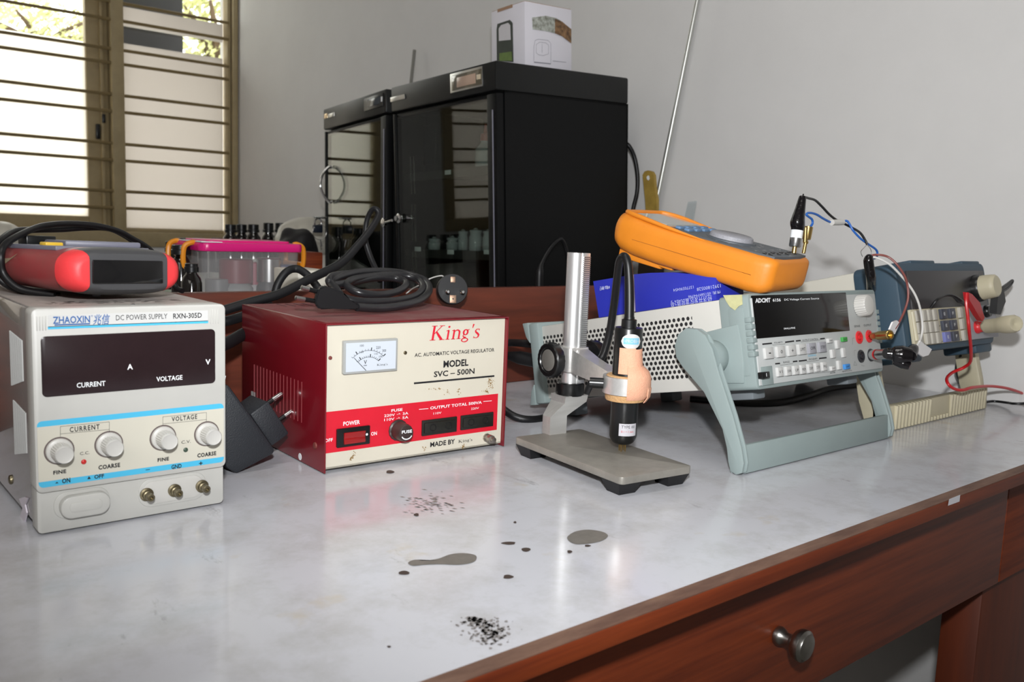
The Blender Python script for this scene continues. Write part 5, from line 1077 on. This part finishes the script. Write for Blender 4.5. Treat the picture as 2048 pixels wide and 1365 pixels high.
def cabinet(name, label, loc, rot, D_, W_, H_):
    c = Thing(name, label, 'cabinet', loc, rot); lift = c.M.to_3x3() @ Vector((0, 0, .012)); c.M = Matrix.Translation(lift) @ c.M; c.e.matrix_world = c.M; c.I = c.M.inverted(); H_ -= .012
    for fx, fy in ((.03, .02), (.03, W_-.02), (D_-.02, .02), (D_-.02, W_-.02)):
        p = c.M @ Vector((fx, fy, .001)); g = G(); q = c.L((p.x, p.y, 0)); g.cyl(q, (fx, fy, .002), .009, n=14); c.part('foot', g, m_blackrub)
    g = G(); t = .004; hh_ = .046
    g.box(.018, D_, 0, t, .0, H_-hh_, 0); g.box(.018, D_, W_-t, W_, .0, H_-hh_, 0); g.box(D_-t, D_, 0, W_, 0, H_-hh_, 0); g.box(.018, D_, 0, W_, 0, .010, 0); g.box(.018, D_, 0, W_, H_-hh_-.004, H_-hh_, 0)
    c.part('cabinet_body', g, m_cab)
    g = G(); g.box(.0, D_, -.0008, W_+.0008, H_-hh_, H_, .0035); c.part('header', g, m_head)
    fr_ = .028; g = G(); g.box(.002, .017, .001, fr_, .004, H_-hh_-.004, .002); g.box(.002, .017, W_-.010, W_-.001, .004, H_-hh_-.004, .002); g.box(.006, .017, fr_, W_-.01, .004, .014, .001); g.box(.006, .017, fr_, W_-.01, H_-hh_-.012, H_-hh_-.004, .001)
    dr_ = c.part('door', g, m_cab)
    g = G(); g.box(.005, .009, fr_-.002, W_-.009, .012, H_-hh_-.01); c.part('door_glass', g, m_tint, 'dark tinted glass', parent=dr_)
    g = G(); g.box(.0008, .0022, .010, .0125, .012, H_-hh_-.03, .0004); c.part('door_trim', g, M('grey_blue_trim', 120, 120, 134, rough=.3), 'pale vertical trim strip', parent=dr_)
    return c, dr_, hh_
cR, dR, hh_ = cabinet('dry_cabinet', 'nearer black dry cabinet with tinted glass door carrying a white carton', (.9232, 1.1231, .0046), (-.0443, -.028, -.0379), .2974, .3337, .4722)
cL, dL, _h = cabinet('dry_cabinet', 'farther black dry cabinet with a chrome loop handle and padlock', (.9381, 1.5025, .0031), (-.1244, -.0293, -.0042), .3007, .3323, .4686)
def cbox(c, tl, br, d, name, m, lab=None, bev=.0008, par=None, tk=.003):
    a, b_ = c.on(*tl, 0, d), c.on(*br, 0, d); g = G(); g.box(d-tk if d <= 0 else d, d+.001 if d <= 0 else d+tk, min(a.y, b_.y), max(a.y, b_.y), min(a.z, b_.z), max(a.z, b_.z), bev); return c.part(name, g, m, lab, parent=par)
def cz(c, tl, tr, br, bl, d):
    P = [c.on(*q, 0, d) for q in (tl, tr, br, bl)]; return (P[0].y+P[3].y)/2, (P[1].y+P[2].y)/2, (P[2].z+P[3].z)/2, (P[0].z+P[1].z)/2
def cquad(c, q, d, tk, name, m, lab=None, par=None, bev=.0006, ins=0):
    y0, y1, z0, z1 = cz(c, *q, d); y0, y1 = min(y0, y1)+ins, max(y0, y1)-ins; g = G(); g.box(d-tk, d, y0, y1, z0+ins, z1-ins, bev); return c.part(name, g, m, lab, parent=par), (y0, y1, z0, z1)
pn, r = cquad(cR, ((901, 150), (965, 131), (967, 171), (903, 188)), -.0002, .002, 'control_panel', m_silver, 'silver framed control panel')
cquad(cR, ((901, 150), (965, 131), (967, 171), (903, 188)), -.0022, .0006, 'panel_glass', M('smoked_panel', 92, 86, 72, rough=.1, coat=.5), par=pn, ins=.0035)
cquad(cR, ((914, 156), (950, 146), (952, 166), (914, 176)), -.0028, .0006, 'lcd', M('lcd_beige', 176, 150, 132, rough=.2), par=pn); cquad(cR, ((953, 150), (961, 148), (962, 158), (954, 160)), -.0028, .0008, 'button', M('pale_button', 204, 190, 164, rough=.4), par=pn)
cquad(cR, ((781, 195), (812, 188), (808, 198), (782, 205)), -.0002, .0012, 'badge', m_silver, 'small silver badge')
pn2, r = cquad(cL, ((729, 197), (767, 187), (768, 213), (730, 222)), -.0002, .002, 'control_panel', m_blackpl, 'black control panel')
cquad(cL, ((735, 199), (760, 193), (760, 208), (736, 214)), -.0022, .0006, 'lcd', M('lcd_dark', 50, 58, 66, rough=.15), par=pn2); cquad(cL, ((762, 194), (765, 193), (765, 203), (762, 204)), -.0022, .0008, 'button', m_white_ink, par=pn2)
cquad(cL, ((649, 228), (655, 227), (655, 236), (649, 238)), -.0002, .0012, 'badge', mat('gold_badge', (.8, .62, .4), rough=.3, metal=1), 'small gold badge'); cquad(cL, ((656, 229), (671, 224), (668, 233), (657, 236)), -.0002, .0012, 'badge', m_silver, 'small silver badge')
# chrome loop handle on the far cabinet
c0_, c1_ = cL.on(661, 334, 0, .0), cL.on(661, 404, 0, .0); cen = (c0_+c1_)/2; hgt = (c0_.z-c1_.z)/2
g = G(); g.tube([(.003, cen.y, cen.z+hgt), (-.004, cen.y, cen.z+hgt*.97), (-.014, cen.y, cen.z+hgt*.72), (-.022, cen.y, cen.z+hgt*.3), (-.0235, cen.y, cen.z), (-.022, cen.y, cen.z-hgt*.3), (-.014, cen.y, cen.z-hgt*.72), (-.004, cen.y, cen.z-hgt*.97), (.003, cen.y, cen.z-hgt)], [.0042, .0036, .0028, .0028, .0028, .0028, .0028, .0036, .0042], 10); cL.part('handle', g, m_chrome, 'chrome loop handle', parent=dL)
lk = cR.on(799, 437, 0, -.001); g = G(); g.lathe(lk, (-1,0,0), [(-.002, .009), (.003, .009), (.0045, .007), (.0045, .005), (.009, .0048), (.009, 0)], 20); cR.part('lock', g, m_chrome, 'round chrome lock', parent=dR)
lk = cL.on(768, 446, 0, -.001); g = G(); g.lathe(lk, (-1,0,0), [(-.002, .009), (.003, .009), (.0045, .006), (.0045, 0)], 18); g.cyl(lk, cL.on(784, 441, 0, -.012), .0025, n=8); cL.part('latch', g, m_chrome, 'chrome latch', parent=dL)
# inside the nearer cabinet
for k, (zl) in enumerate((cR.on(900, 502, 0, .03).z, cR.on(900, 345, 0, .06).z)):
    g = G(); g.box(.022, .28, .006, .327, zl-.006, zl, .001); g.box(.020, .022, .006, .327, zl-.014, zl+.001); cR.part('shelf', g, m_in)
for q in (((830, 494), (842, 494), (842, 503), (830, 503)), ((895, 500), (908, 500), (908, 509), (895, 509)), ((968, 500), (981, 500), (981, 509), (968, 509))):
    cquad(cR, q, .0195, .0008, 'shelf_tag', m_white_ink, 'white shelf tag')
cquad(cR, ((890, 341), (902, 340), (902, 349), (890, 350)), .0195, .0008, 'shelf_tag', m_white_ink, 'white shelf tag')
g = G()
for yy in (.300, .288): 
    for zz_ in (.08, .17, .26): g.box(.0195, .021, yy, yy+.0015, zz_, zz_+.07)
cR.part('shelf_rail', g, m_silver)
zs = cR.on(900, 502, 0, .03).z
def jar(px, r, h, dx, lab, n=0):
    c = cR.on(px, 490, 0, dx); t = Thing('glass_jar', lab, 'jar', cR.M @ Vector((dx, c.y, zs)), (0,0,0), 'glass jars on the cabinet shelf')
    g = G(); g.lathe((0,0,0), (0,0,1), [(0, r*.9), (.002, r), (h*.75, r), (h*.82, r*.85), (h, r*.85), (h, r*.78), (h*.8, r*.78), (h*.7, r*.92), (.004, r*.92), (.003, 0)], 20); t.part('glass', g, m_clear)
    g = G(); g.lathe((0,0,h-.001), (0,0,1), [(0, r*.95), (.004, r*.97), (.005, r*.5), (.008, r*.2), (.008, 0)], 20); t.part('lid', g, m_clear)
m_clear = bpy.data.materials.new('clear_jar_glass'); m_clear.use_nodes = True; nt = m_clear.node_tree; nt.nodes.clear(); out = nt.nodes.new('ShaderNodeOutputMaterial'); mx = nt.nodes.new('ShaderNodeMixShader'); tp = nt.nodes.new('ShaderNodeBsdfTransparent'); tp.inputs[0].default_value = (.8, .83, .83, 1); gl = nt.nodes.new('ShaderNodeBsdfPrincipled'); gl.inputs['Base Color'].default_value = (.8, .84, .86, 1); gl.inputs['Roughness'].default_value = .08
mx.inputs[0].default_value = .32; nt.links.new(tp.outputs[0], mx.inputs[1]); nt.links.new(gl.outputs[0], mx.inputs[2]); nt.links.new(mx.outputs[0], out.inputs[0])
for px, r_j, h_j, dx, lab in ((868, .012, .018, .06, 'low lidded glass jar, leftmost on the cabinet shelf'), (904, .011, .020, .06, 'second glass jar from the left on the cabinet shelf'), (925, .010, .032, .08, 'taller glass jar third from the left on the cabinet shelf'), (950, .012, .034, .06, 'tall lidded glass jar near the right of the cabinet shelf'), (976, .011, .032, .06, 'glass jar nearest the door frame on the cabinet shelf')):
    jar(px, r_j, h_j, dx, lab)
dv = Thing('black_device', 'black boxy device with a curved cable on the upper cabinet shelf', 'device', cR.M @ Vector((.07, cR.on(850, 335, 0, .07).y, cR.on(900, 345, 0, .06).z)), (-.0443, 0, 0))
g = G(); g.box(0, .10, -.052, .045, 0, .115, .004); g.box(-.004, 0, -.040, .03, .02, .095, .002); dv.part('device_body', g, M('device_black', 22, 23, 25, rough=.35))
g = G(); g.tube([(.01, -.045, .112), (-.005, -.060, .116), (-.012, -.075, .100), (-.014, -.082, .07), (-.012, -.080, .03), (-.005, -.072, .006)], .0042, 8); dv.part('cable', g, m_blackrub)
tb = Thing('squeeze_bottle', 'small clear bottle with a reddish cap on the upper cabinet shelf', 'bottle', cR.M @ Vector((.10, cR.on(968, 320, 0, .10).y, cR.on(900, 345, 0, .06).z)))
g = G(); g.lathe((0,0,0), (0,0,1), [(0, .018), (.04, .018), (.052, .008), (.055, .008), (.055, 0)], 20); tb.part('bottle', g, m_clear); g = G(); g.lathe((0,0,.055), (0,0,1), [(0, .009), (.012, .009), (.014, .004), (.03, .002)], 16); tb.part('cap', g, M('dull_red_cap', 150, 60, 50, rough=.5))
# padlock
pk = W(636, 448, y=1.80); pl2 = Thing('padlock', 'small dark padlock hanging on the left edge of the farther cabinet', 'padlock', pk)
g = G(); g.box(-.012, .010, -.006, .006, -.020, -.002, .003); pl2.part('lock_body', g, M('lock_blue_black', 26, 32, 44, rough=.3)); g = G(); g.tube([(-.008, 0, -.003), (-.008, 0, .006), (0, 0, .012), (.008, 0, .006), (.008, 0, -.003)], .0018, 8); g.tube([(-.010, 0, .014), (.005, 0, .014), (.02, 0, .014)], .0025, 8); pl2.part('shackle', g, m_chrome)
g = G(); g.tube([(.002+.017*math.cos(a), -.004, -.018+.017*math.sin(a)) for a in [2*math.pi*i/14 for i in range(14)]], .0006, 5, closed=True, k=2); g.tube([(.004, -.004, -.034), (.008, -.004, -.05)], .0018, 5); pl2.part('key_ring', g, m_steel)
# cables by the cabinet
cord('cabinet_cable', 'black cable with a ribbed end bending in front of the cabinet side', [(1078, 590, 1.07), (1079, 545, 1.07), (1084, 525, 1.07), (1098, 500, 1.07), (1112, 484, 1.07), (1122, 479, 1.07), (1130, 492, 1.07), (1136, 520, 1.07), (1140, 580, 1.07)], [.0075, .0072, .0038, .0036, .0036, .0036, .0034, .0032, .0032], m_blackrub)
cord('cabinet_cable', 'black cable bowing out behind the right side of the cabinet', [(1246, 285, 1.14), (1258, 292, 1.13), (1269, 315, 1.125), (1275, 350, 1.12), (1274, 385, 1.12), (1266, 420, 1.12), (1262, 460, 1.12), (1262, 520, 1.12)], .0038, m_blackrub)
# carton on the cabinet
cl_ = .0046+.4722
cb = Thing('white_carton', 'white printed carton with a lantern picture standing on the nearer dry cabinet', 'box', cR.M @ Vector((.062, .035, .4604)), (-.0443, -.028, -.0379))
e0 = cb.on(1050, 117, 1, 0); e1 = cb.on(1143, 132, 1, 0); top = cb.on(1045, 1, 1, 0).z; dpt = .088
for_left = cb.on(983, 60, 0, e0.x)
dpt = max(.05, min(.14, for_left.y))
g = G(); g.box(e0.x, e1.x, 0, dpt, 0, top, .0006); cb.part('carton', g, M('white_card', 214, 212, 220, rough=.55, noise=.04, nscale=30))
g = G(); g.box(e0.x+.001, e1.x-.001, .001, dpt-.001, top-.0002, top+.0008); g.box(e0.x-.0006, e0.x+.001, dpt*.35, dpt*.8, top-.004, top+.001); cb.part('open_edge', g, M('brown_card', 0, 0, 0), 'brown raw card edge at the top')
ff = C(960, 0, 4.267)
def cbx(pts, ax, d): return [cb.on(*ff(*p), ax, d) for p in pts]
g = G(); P = cbx([(145, 520), (143, 250), (150, 205), (255, 170), (278, 195), (285, 530)], 0, e0.x-.0003); g.prism([(p.y, max(p.z, .0005)) for p in P], yzd, e0.x-.0008, e0.x); pic = cb.part('lantern_picture', g, M('picture_dark_green', 48, 56, 50, rough=.5, noise=.5, nscale=60))
g = G(); P = cbx([(162, 350), (160, 245), (180, 215), (240, 195), (258, 215), (262, 340)], 0, e0.x-.0009); g.prism([(p.y, p.z) for p in P], yzd, e0.x-.0012, e0.x-.0007); cb.part('picture_pane', g, M('picture_white', 196, 194, 198, rough=.5), parent=pic)
g = G(); P = cbx([(165, 520), (165, 455), (270, 440), (275, 520)], 0, e0.x-.0009); g.prism([(p.y, max(p.z, .0006)) for p in P], yzd, e0.x-.0012, e0.x-.0007); cb.part('picture_base', g, M('picture_green', 96, 120, 56, rough=.5, noise=.5, nscale=80), parent=pic)
g = G(); P = cbx([(445, 150), (560, 135), (650, 155), (700, 185), (760, 235), (778, 250), (778, 370), (700, 310), (640, 285), (560, 265), (450, 250)], 1, -.0003); g.prism([(p.x, p.z) for p in P], xzd, -.0009, 0)
cb.part('photo_print', g, M('photo_pebbles', 186, 190, 184, rough=.5, noise=1, nscale=130, dark=srgb(110, 112, 100)))
g = G(); P = cbx([(640, 160), (700, 185), (778, 250), (778, 370), (700, 310), (640, 285)], 1, -.0010); g.prism([(p.x, p.z) for p in P], xzd, -.0013, -.0009); cb.part('photo_print', g, M('photo_brown', 140, 106, 72, rough=.5, noise=1, nscale=130, dark=srgb(74, 52, 34)))
g = G()
def cl2(pts, w=.0006):
    P = cbx(pts, 1, -.0006); stroke(g, [(p.x, p.z) for p in P], [w]*len(P), lambda u, v: (u, -.0006, v), 0)
cl2([(460, 520), (460, 400), (470, 345), (500, 335), (580, 345), (605, 370), (605, 540)]); cl2([(480, 450), (480, 380), (510, 360), (560, 365), (585, 385), (585, 460), (540, 475), (500, 468), (480, 450)]); cl2([(460, 530), (605, 545)], .0016); cl2([(530, 375), (530, 450)]); cl2([(620, 520), (735, 532)], .0008)
cb.part('line_drawing', g, M('grey_line', 130, 130, 140, rough=.6))
P = [cb.on(*ff(*p), 0, e0.x+.004) for p in ((70, 95), (130, 100), (130, 505), (75, 510))]
# rods against the wall
ra, rb_ = W(1403, -40, x=1.272), W(1310, 420, x=1.262); rd = (rb_-ra).normalized(); tt = (.004-ra.z)/rd.z
g = G(); g.cyl(ra, ra+rd*tt, .0043, n=14); tag(g.build('metal_rod', mat('zinc_rod', (.55, .56, .53), rough=.35, metal=.8)), 'long slanting metal rod leaning on the right wall', 'rod')
ra, rb_ = W(829, 100, x=1.270), W(822, 165, x=1.262); rd = (rb_-ra).normalized(); tt = (.004-ra.z)/rd.z
g = G(); g.cyl(ra, ra+rd*tt, .0042, n=12); tag(g.build('metal_rod', M('grey_rod', 120, 118, 112, rough=.5)), 'short grey rod sticking up behind the dry cabinets', 'rod')
bh = Thing('brush', 'brush with a flat yellow wooden handle standing behind the orange meter', 'brush', W(1300, 560, x=1.24))
hp_ = [(1285, 350), (1289, 343), (1296, 341), (1303, 343), (1307, 350), (1309, 375), (1313, 400), (1313, 450), (1316, 520), (1290, 520), (1293, 450), (1290, 400)]
g = G(); P = [bh.L(W(x, y, x=1.245)) for x, y in hp_]; g.loft([P, [p+Vector((.007, 0, 0)) for p in P]]); bh.part('handle', g, M('yellow_wood', 164, 136, 62, rough=.6, noise=.5, nscale=60))
g = G(); P = [bh.L(W(x, y, x=1.2445)) for x, y in ((1293, 354), (1296, 351), (1298, 352), (1299, 358), (1297, 361), (1294, 359))]; g.loft([P, [p+Vector((.001, 0, 0)) for p in P]]); bh.part('hole', g, m_white_ink)
bp0 = bh.L(W(1303, 520, x=1.245)); g = G(); zl_ = -bh.e.location.z+.001; g.loft([[(bp0.x-.012, bp0.y-.02, bp0.z), (bp0.x+.012, bp0.y-.02, bp0.z), (bp0.x+.012, bp0.y+.02, bp0.z), (bp0.x-.012, bp0.y+.02, bp0.z)], [(bp0.x-.014, bp0.y-.028, zl_), (bp0.x+.014, bp0.y-.028, zl_), (bp0.x+.014, bp0.y+.028, zl_), (bp0.x-.014, bp0.y+.028, zl_)]]); bh.part('bristles', g, M('bristle', 60, 50, 40, rough=.9))
g = G(); P = [W(x, y, x=1.25) for x, y in ((1376, 404), (1392, 402), (1386, 436), (1376, 520), (1360, 520), (1370, 430))]; g.loft([P, [p+Vector((.003, 0, 0)) for p in P]]); tag(g.build('plastic_strip', m_clear), 'clear plastic strip standing behind the orange meter', 'strip')
#@@BOTTLES
# ================================================================== box, bottles, bag behind the board
m_amber = M('dark_amber_glass', 14, 9, 8, rough=.08, coat=.5); m_cap = M('black_cap', 14, 15, 17, rough=.35); m_lab = M('bottle_label', 196, 198, 190, rough=.6)
def bottle(px, py_top, py_sh, y, rc, rb, label, band=None, group='dark reagent bottles behind the board'):
    p = W(px, py_top, y=y); t = Thing('reagent_bottle', label, 'bottle', (p.x, y, 0), (random.uniform(-.5, .5), 0, 0), group); H = p.z; hs = W(px, py_sh, y=y).z
    g = G(); g.lathe((0,0,0), (0,0,1), [(0, rb*.93), (.004, rb), (hs-rb*1.0, rb), (hs-rb*.55, rb*.86), (hs-rb*.15, rb*.55), (hs, rc*.82), (H-.004, rc*.82), (H-.004, 0)], 26); t.part('bottle', g, m_amber)
    g = G(); g.lathe((0,0,H-(H-hs)*.95), (0,0,1), [(0, rc*1.12), (.006, rc*1.12), (.007, rc), ((H-hs)*.9, rc), ((H-hs)*.95, rc*.9), ((H-hs)*.95, 0)], 26, rib=.03); t.part('cap', g, m_cap)
    g = G(); g.lathe((0,0,hs*.25), (0,0,1), [(0, rb*1.01), (hs*.4, rb*1.01)], 26, cap=False); t.part('label', g, m_lab if band is None else band)
    return t
for px, lab in ((461, 'black capped reagent bottle, leftmost of the tall row behind the pink box'), (483, 'second of five tall black capped bottles behind the pink box'), (507, 'middle one of five tall black capped bottles behind the pink box'), (537, 'fourth of five tall black capped bottles behind the pink box'), (561, 'rightmost of five tall black capped bottles behind the pink box')):
    bottle(px, 449 if px < 530 else 446, 466, 2.05+(.04 if px in (483, 537) else 0), .0125, .019, lab)
for px, lab in ((368, 'dark bottle with black cap above the left end of the pink box'), (398, 'dark bottle whose cap shows over the white corner of the pink lid'), (434, 'short dark bottle cap just left of the tall bottle row')):
    bottle(px, 476, 490, 1.75, .0115, .016, lab)
bottle(345, 483, 505, 1.35, .010, .022, 'grey-green labelled bottle beside the red meter', M('grey_green_label', 128, 134, 118, rough=.6))
bottle(362, 490, 510, 1.22, .012, .013, 'slim dark bottle with a white collar left of the pink box')
bottle(383, 527, 545, 1.12, .008, .013, 'small black bottle in front of the left end of the pink box')
# storage box with pink lid
SY = 1.18
m_clearbox = bpy.data.materials.new('clear_plastic_box'); m_clearbox.use_nodes = True; nt = m_clearbox.node_tree; nt.nodes.clear(); out = nt.nodes.new('ShaderNodeOutputMaterial'); mx = nt.nodes.new('ShaderNodeMixShader'); tp = nt.nodes.new('ShaderNodeBsdfTransparent'); tp.inputs[0].default_value = (.93, .93, .93, 1); gl = nt.nodes.new('ShaderNodeBsdfPrincipled'); gl.inputs['Base Color'].default_value = (.62, .62, .62, 1); gl.inputs['Roughness'].default_value = .15
mx.inputs[0].default_value = .22; nt.links.new(tp.outputs[0], mx.inputs[1]); nt.links.new(gl.outputs[0], mx.inputs[2]); nt.links.new(mx.outputs[0], out.inputs[0])
xa, xb, zt2 = W(404, 500, y=SY).x, W(606, 500, y=SY).x, W(500, 487, y=SY).z; zb2 = W(500, 503, y=SY).z
dep = .115
sb = Thing('storage_box', 'clear plastic storage box with a bright pink lid and orange side clips', 'storage box', ((xa+xb)/2, SY+dep/2, 0), (0, 0, 0))
hw, hd = (xb-xa)/2, dep/2
def ring_(x, y, z): return [(x_, y_, z) for x_, y_ in rrect(-x, x, -y, y, .012, 4)]
g = G(); g.loft([ring_(hw-.012, hd-.010, .001), ring_(hw-.002, hd-.001, zb2)], cap=False); g.loft([ring_(hw-.012, hd-.010, .001), ring_(hw-.012, hd-.010, .003)]); sb.part('tub', g, m_clearbox, 'clear plastic tub')
g = G(); g.prism(rrect(-hw-.002, hw+.002, -hd-.002, hd+.002, .013, 5), xyd, zb2-.001, zt2, .0025); g.prism(rrect(-hw+.012, hw-.012, -hd+.012, hd-.012, .01, 4), xyd, zt2-.001, zt2+.003, .001); sb.part('lid', g, M('bright_pink', 214, 28, 120, rough=.3), 'bright pink lid')
P = W(410, 484, y=SY); g = G(); g.prism([(-hw-.001, -hd-.0005), (-hw+.028, -hd-.0005), (-hw+.014, hd-.03), (-hw-.001, hd-.02)], xyd, zt2+.0001, zt2+.0012); sb.part('torn_label', g, m_white_ink, 'torn white label on the lid corner')
for sx_ in (-1, 1):
    X_ = sx_*(hw+.004); g = G(); g.tube([(X_-sx_*.006, -.030, zt2-.002), (X_, -.032, zt2-.001), (X_+sx_*.010, -.030, zt2-.008), (X_+sx_*.010, -.028, zt2-.034), (X_, -.024, zt2-.046), (X_-sx_*.010, -.022, zt2-.048)], .0036, 8)
    g.tube([(X_-sx_*.006, .030, zt2-.002), (X_, .032, zt2-.001), (X_+sx_*.010, .030, zt2-.008), (X_+sx_*.010, .028, zt2-.034), (X_, .024, zt2-.046), (X_-sx_*.010, .022, zt2-.048)], .0036, 8)
    g.tube([(X_+sx_*.009, -.029, zt2-.030), (X_+sx_*.009, .029, zt2-.030)], .003, 8); sb.part('clip', g, M('orange_clip', 222, 140, 28, rough=.4), 'orange clip handle')
def item(name, label, px, py, y, r, h, mb, mc, z0=.005, cat='jar'):
    p = W(px, py, y=y); t = Thing(name, label, cat, (p.x, y, z0), (0, 0, 0), 'jars inside the clear storage box'); g = G(); g.lathe((0,0,0), (0,0,1), [(0, r*.95), (.002, r), (h*.72, r), (h*.76, r*.8), (h*.78, r*.8)], 22); t.part('jar', g, mb); g = G(); g.lathe((0,0,h*.77), (0,0,1), [(0, r*.98), (h*.22, r*.98), (h*.23, r*.9), (h*.23, 0)], 22); t.part('cap', g, mc)
mj = M('grey_jar', 150, 152, 152, rough=.25)
item('sample_jar', 'jar with a dark red cap inside the clear storage box', 472, 540, SY+.05, .024, .148, mj, M('dark_red_cap', 120, 34, 50, rough=.4), .004)
item('sample_jar', 'jar with a pink-red cap in the middle of the storage box', 508, 540, SY+.08, .018, .142, M('white_jar', 190, 186, 186, rough=.4), M('pink_cap', 170, 60, 84, rough=.4), .004)
item('sample_jar', 'jar with a silver cap right of the red capped jars', 538, 540, SY+.045, .018, .150, M('jar_dark', 70, 70, 76, rough=.3), m_steel, .004)
item('sample_jar', 'jar with a dark blue cap at the right end of the storage box', 566, 540, SY+.055, .017, .140, M('navy_jar', 34, 36, 92, rough=.4), M('navy_cap', 34, 36, 92, rough=.4), .004)
item('sample_jar', 'grey jar at the left end of the storage box', 436, 540, SY+.05, .018, .120, mj, M('grey_cap2', 120, 120, 122, rough=.4), .004)
a, b_ = W(390, 535, y=SY-.02), W(418, 575, y=SY-.02)
# white tub
a, b_ = W(596, 540, y=1.02), W(662, 590, y=1.02); g = G(); g.box(a.x, b_.x, 1.02, 1.09, 0, W(600, 541, y=1.02).z, .002); tag(g.build('white_box', M('cream_box', 206, 202, 190, rough=.5)), 'plain off-white box behind the arched cord near the cabinets', 'box')
a = W(625, 522, y=1.40); b_ = W(675, 540, y=1.40); g = G(); g.box(W(598, 520, y=1.40).x, W(646, 520, y=1.40).x, 1.40, 1.48, 0, W(620, 505, y=1.4).z, .002); tag(g.build('wooden_box', wood), 'small brown wooden box between the pink lidded box and cabinet', 'box')
def lump(name, label, cat, px, py, y, rx, ry, rz, m, seed, amp=.18, flo=True):
    rnd = random.Random(seed); p = W(px, py, y=y); b = bmesh.new(); bmesh.ops.create_icosphere(b, subdivisions=4, radius=1)
    ph = [(Vector((rnd.gauss(0,1), rnd.gauss(0,1), rnd.gauss(0,1))).normalized(), rnd.uniform(2, 7), rnd.uniform(0, 6)) for _ in range(12)]
    for v in b.verts:
        d = v.co.copy(); k = 1+amp*sum(math.sin(q.dot(d)*f_+o_)/f_**.5 for q, f_, o_ in ph)/2.2; v.co = Vector((d.x*rx*k, d.y*ry*k, max(d.z*rz*k, -p.z+.001)))+Vector(p)
    g = G(); g._add(b); tag(g.build(name, m), label, cat)
m_bag = M('pale_plastic_bag', 196, 192, 180, rough=.35, noise=.15, nscale=30)
lump('plastic_bag', 'crumpled pale plastic bag behind the dark cloth near the cabinet', 'bag', 612, 475, 1.98, .070, .05, .042, m_bag, 3, .3)
lump('dark_cloth', 'dark folded bag sagging over the bottles beside the pink lid', 'bag', 592, 492, 1.78, .046, .05, .040, M('black_cloth', 26, 24, 26, rough=.7), 5, .25)
lump('plastic_bag', 'pale rounded plastic bag at the left edge below the window', 'bag', -4, 482, 1.9, .045, .05, .036, m_bag, 8, .15)
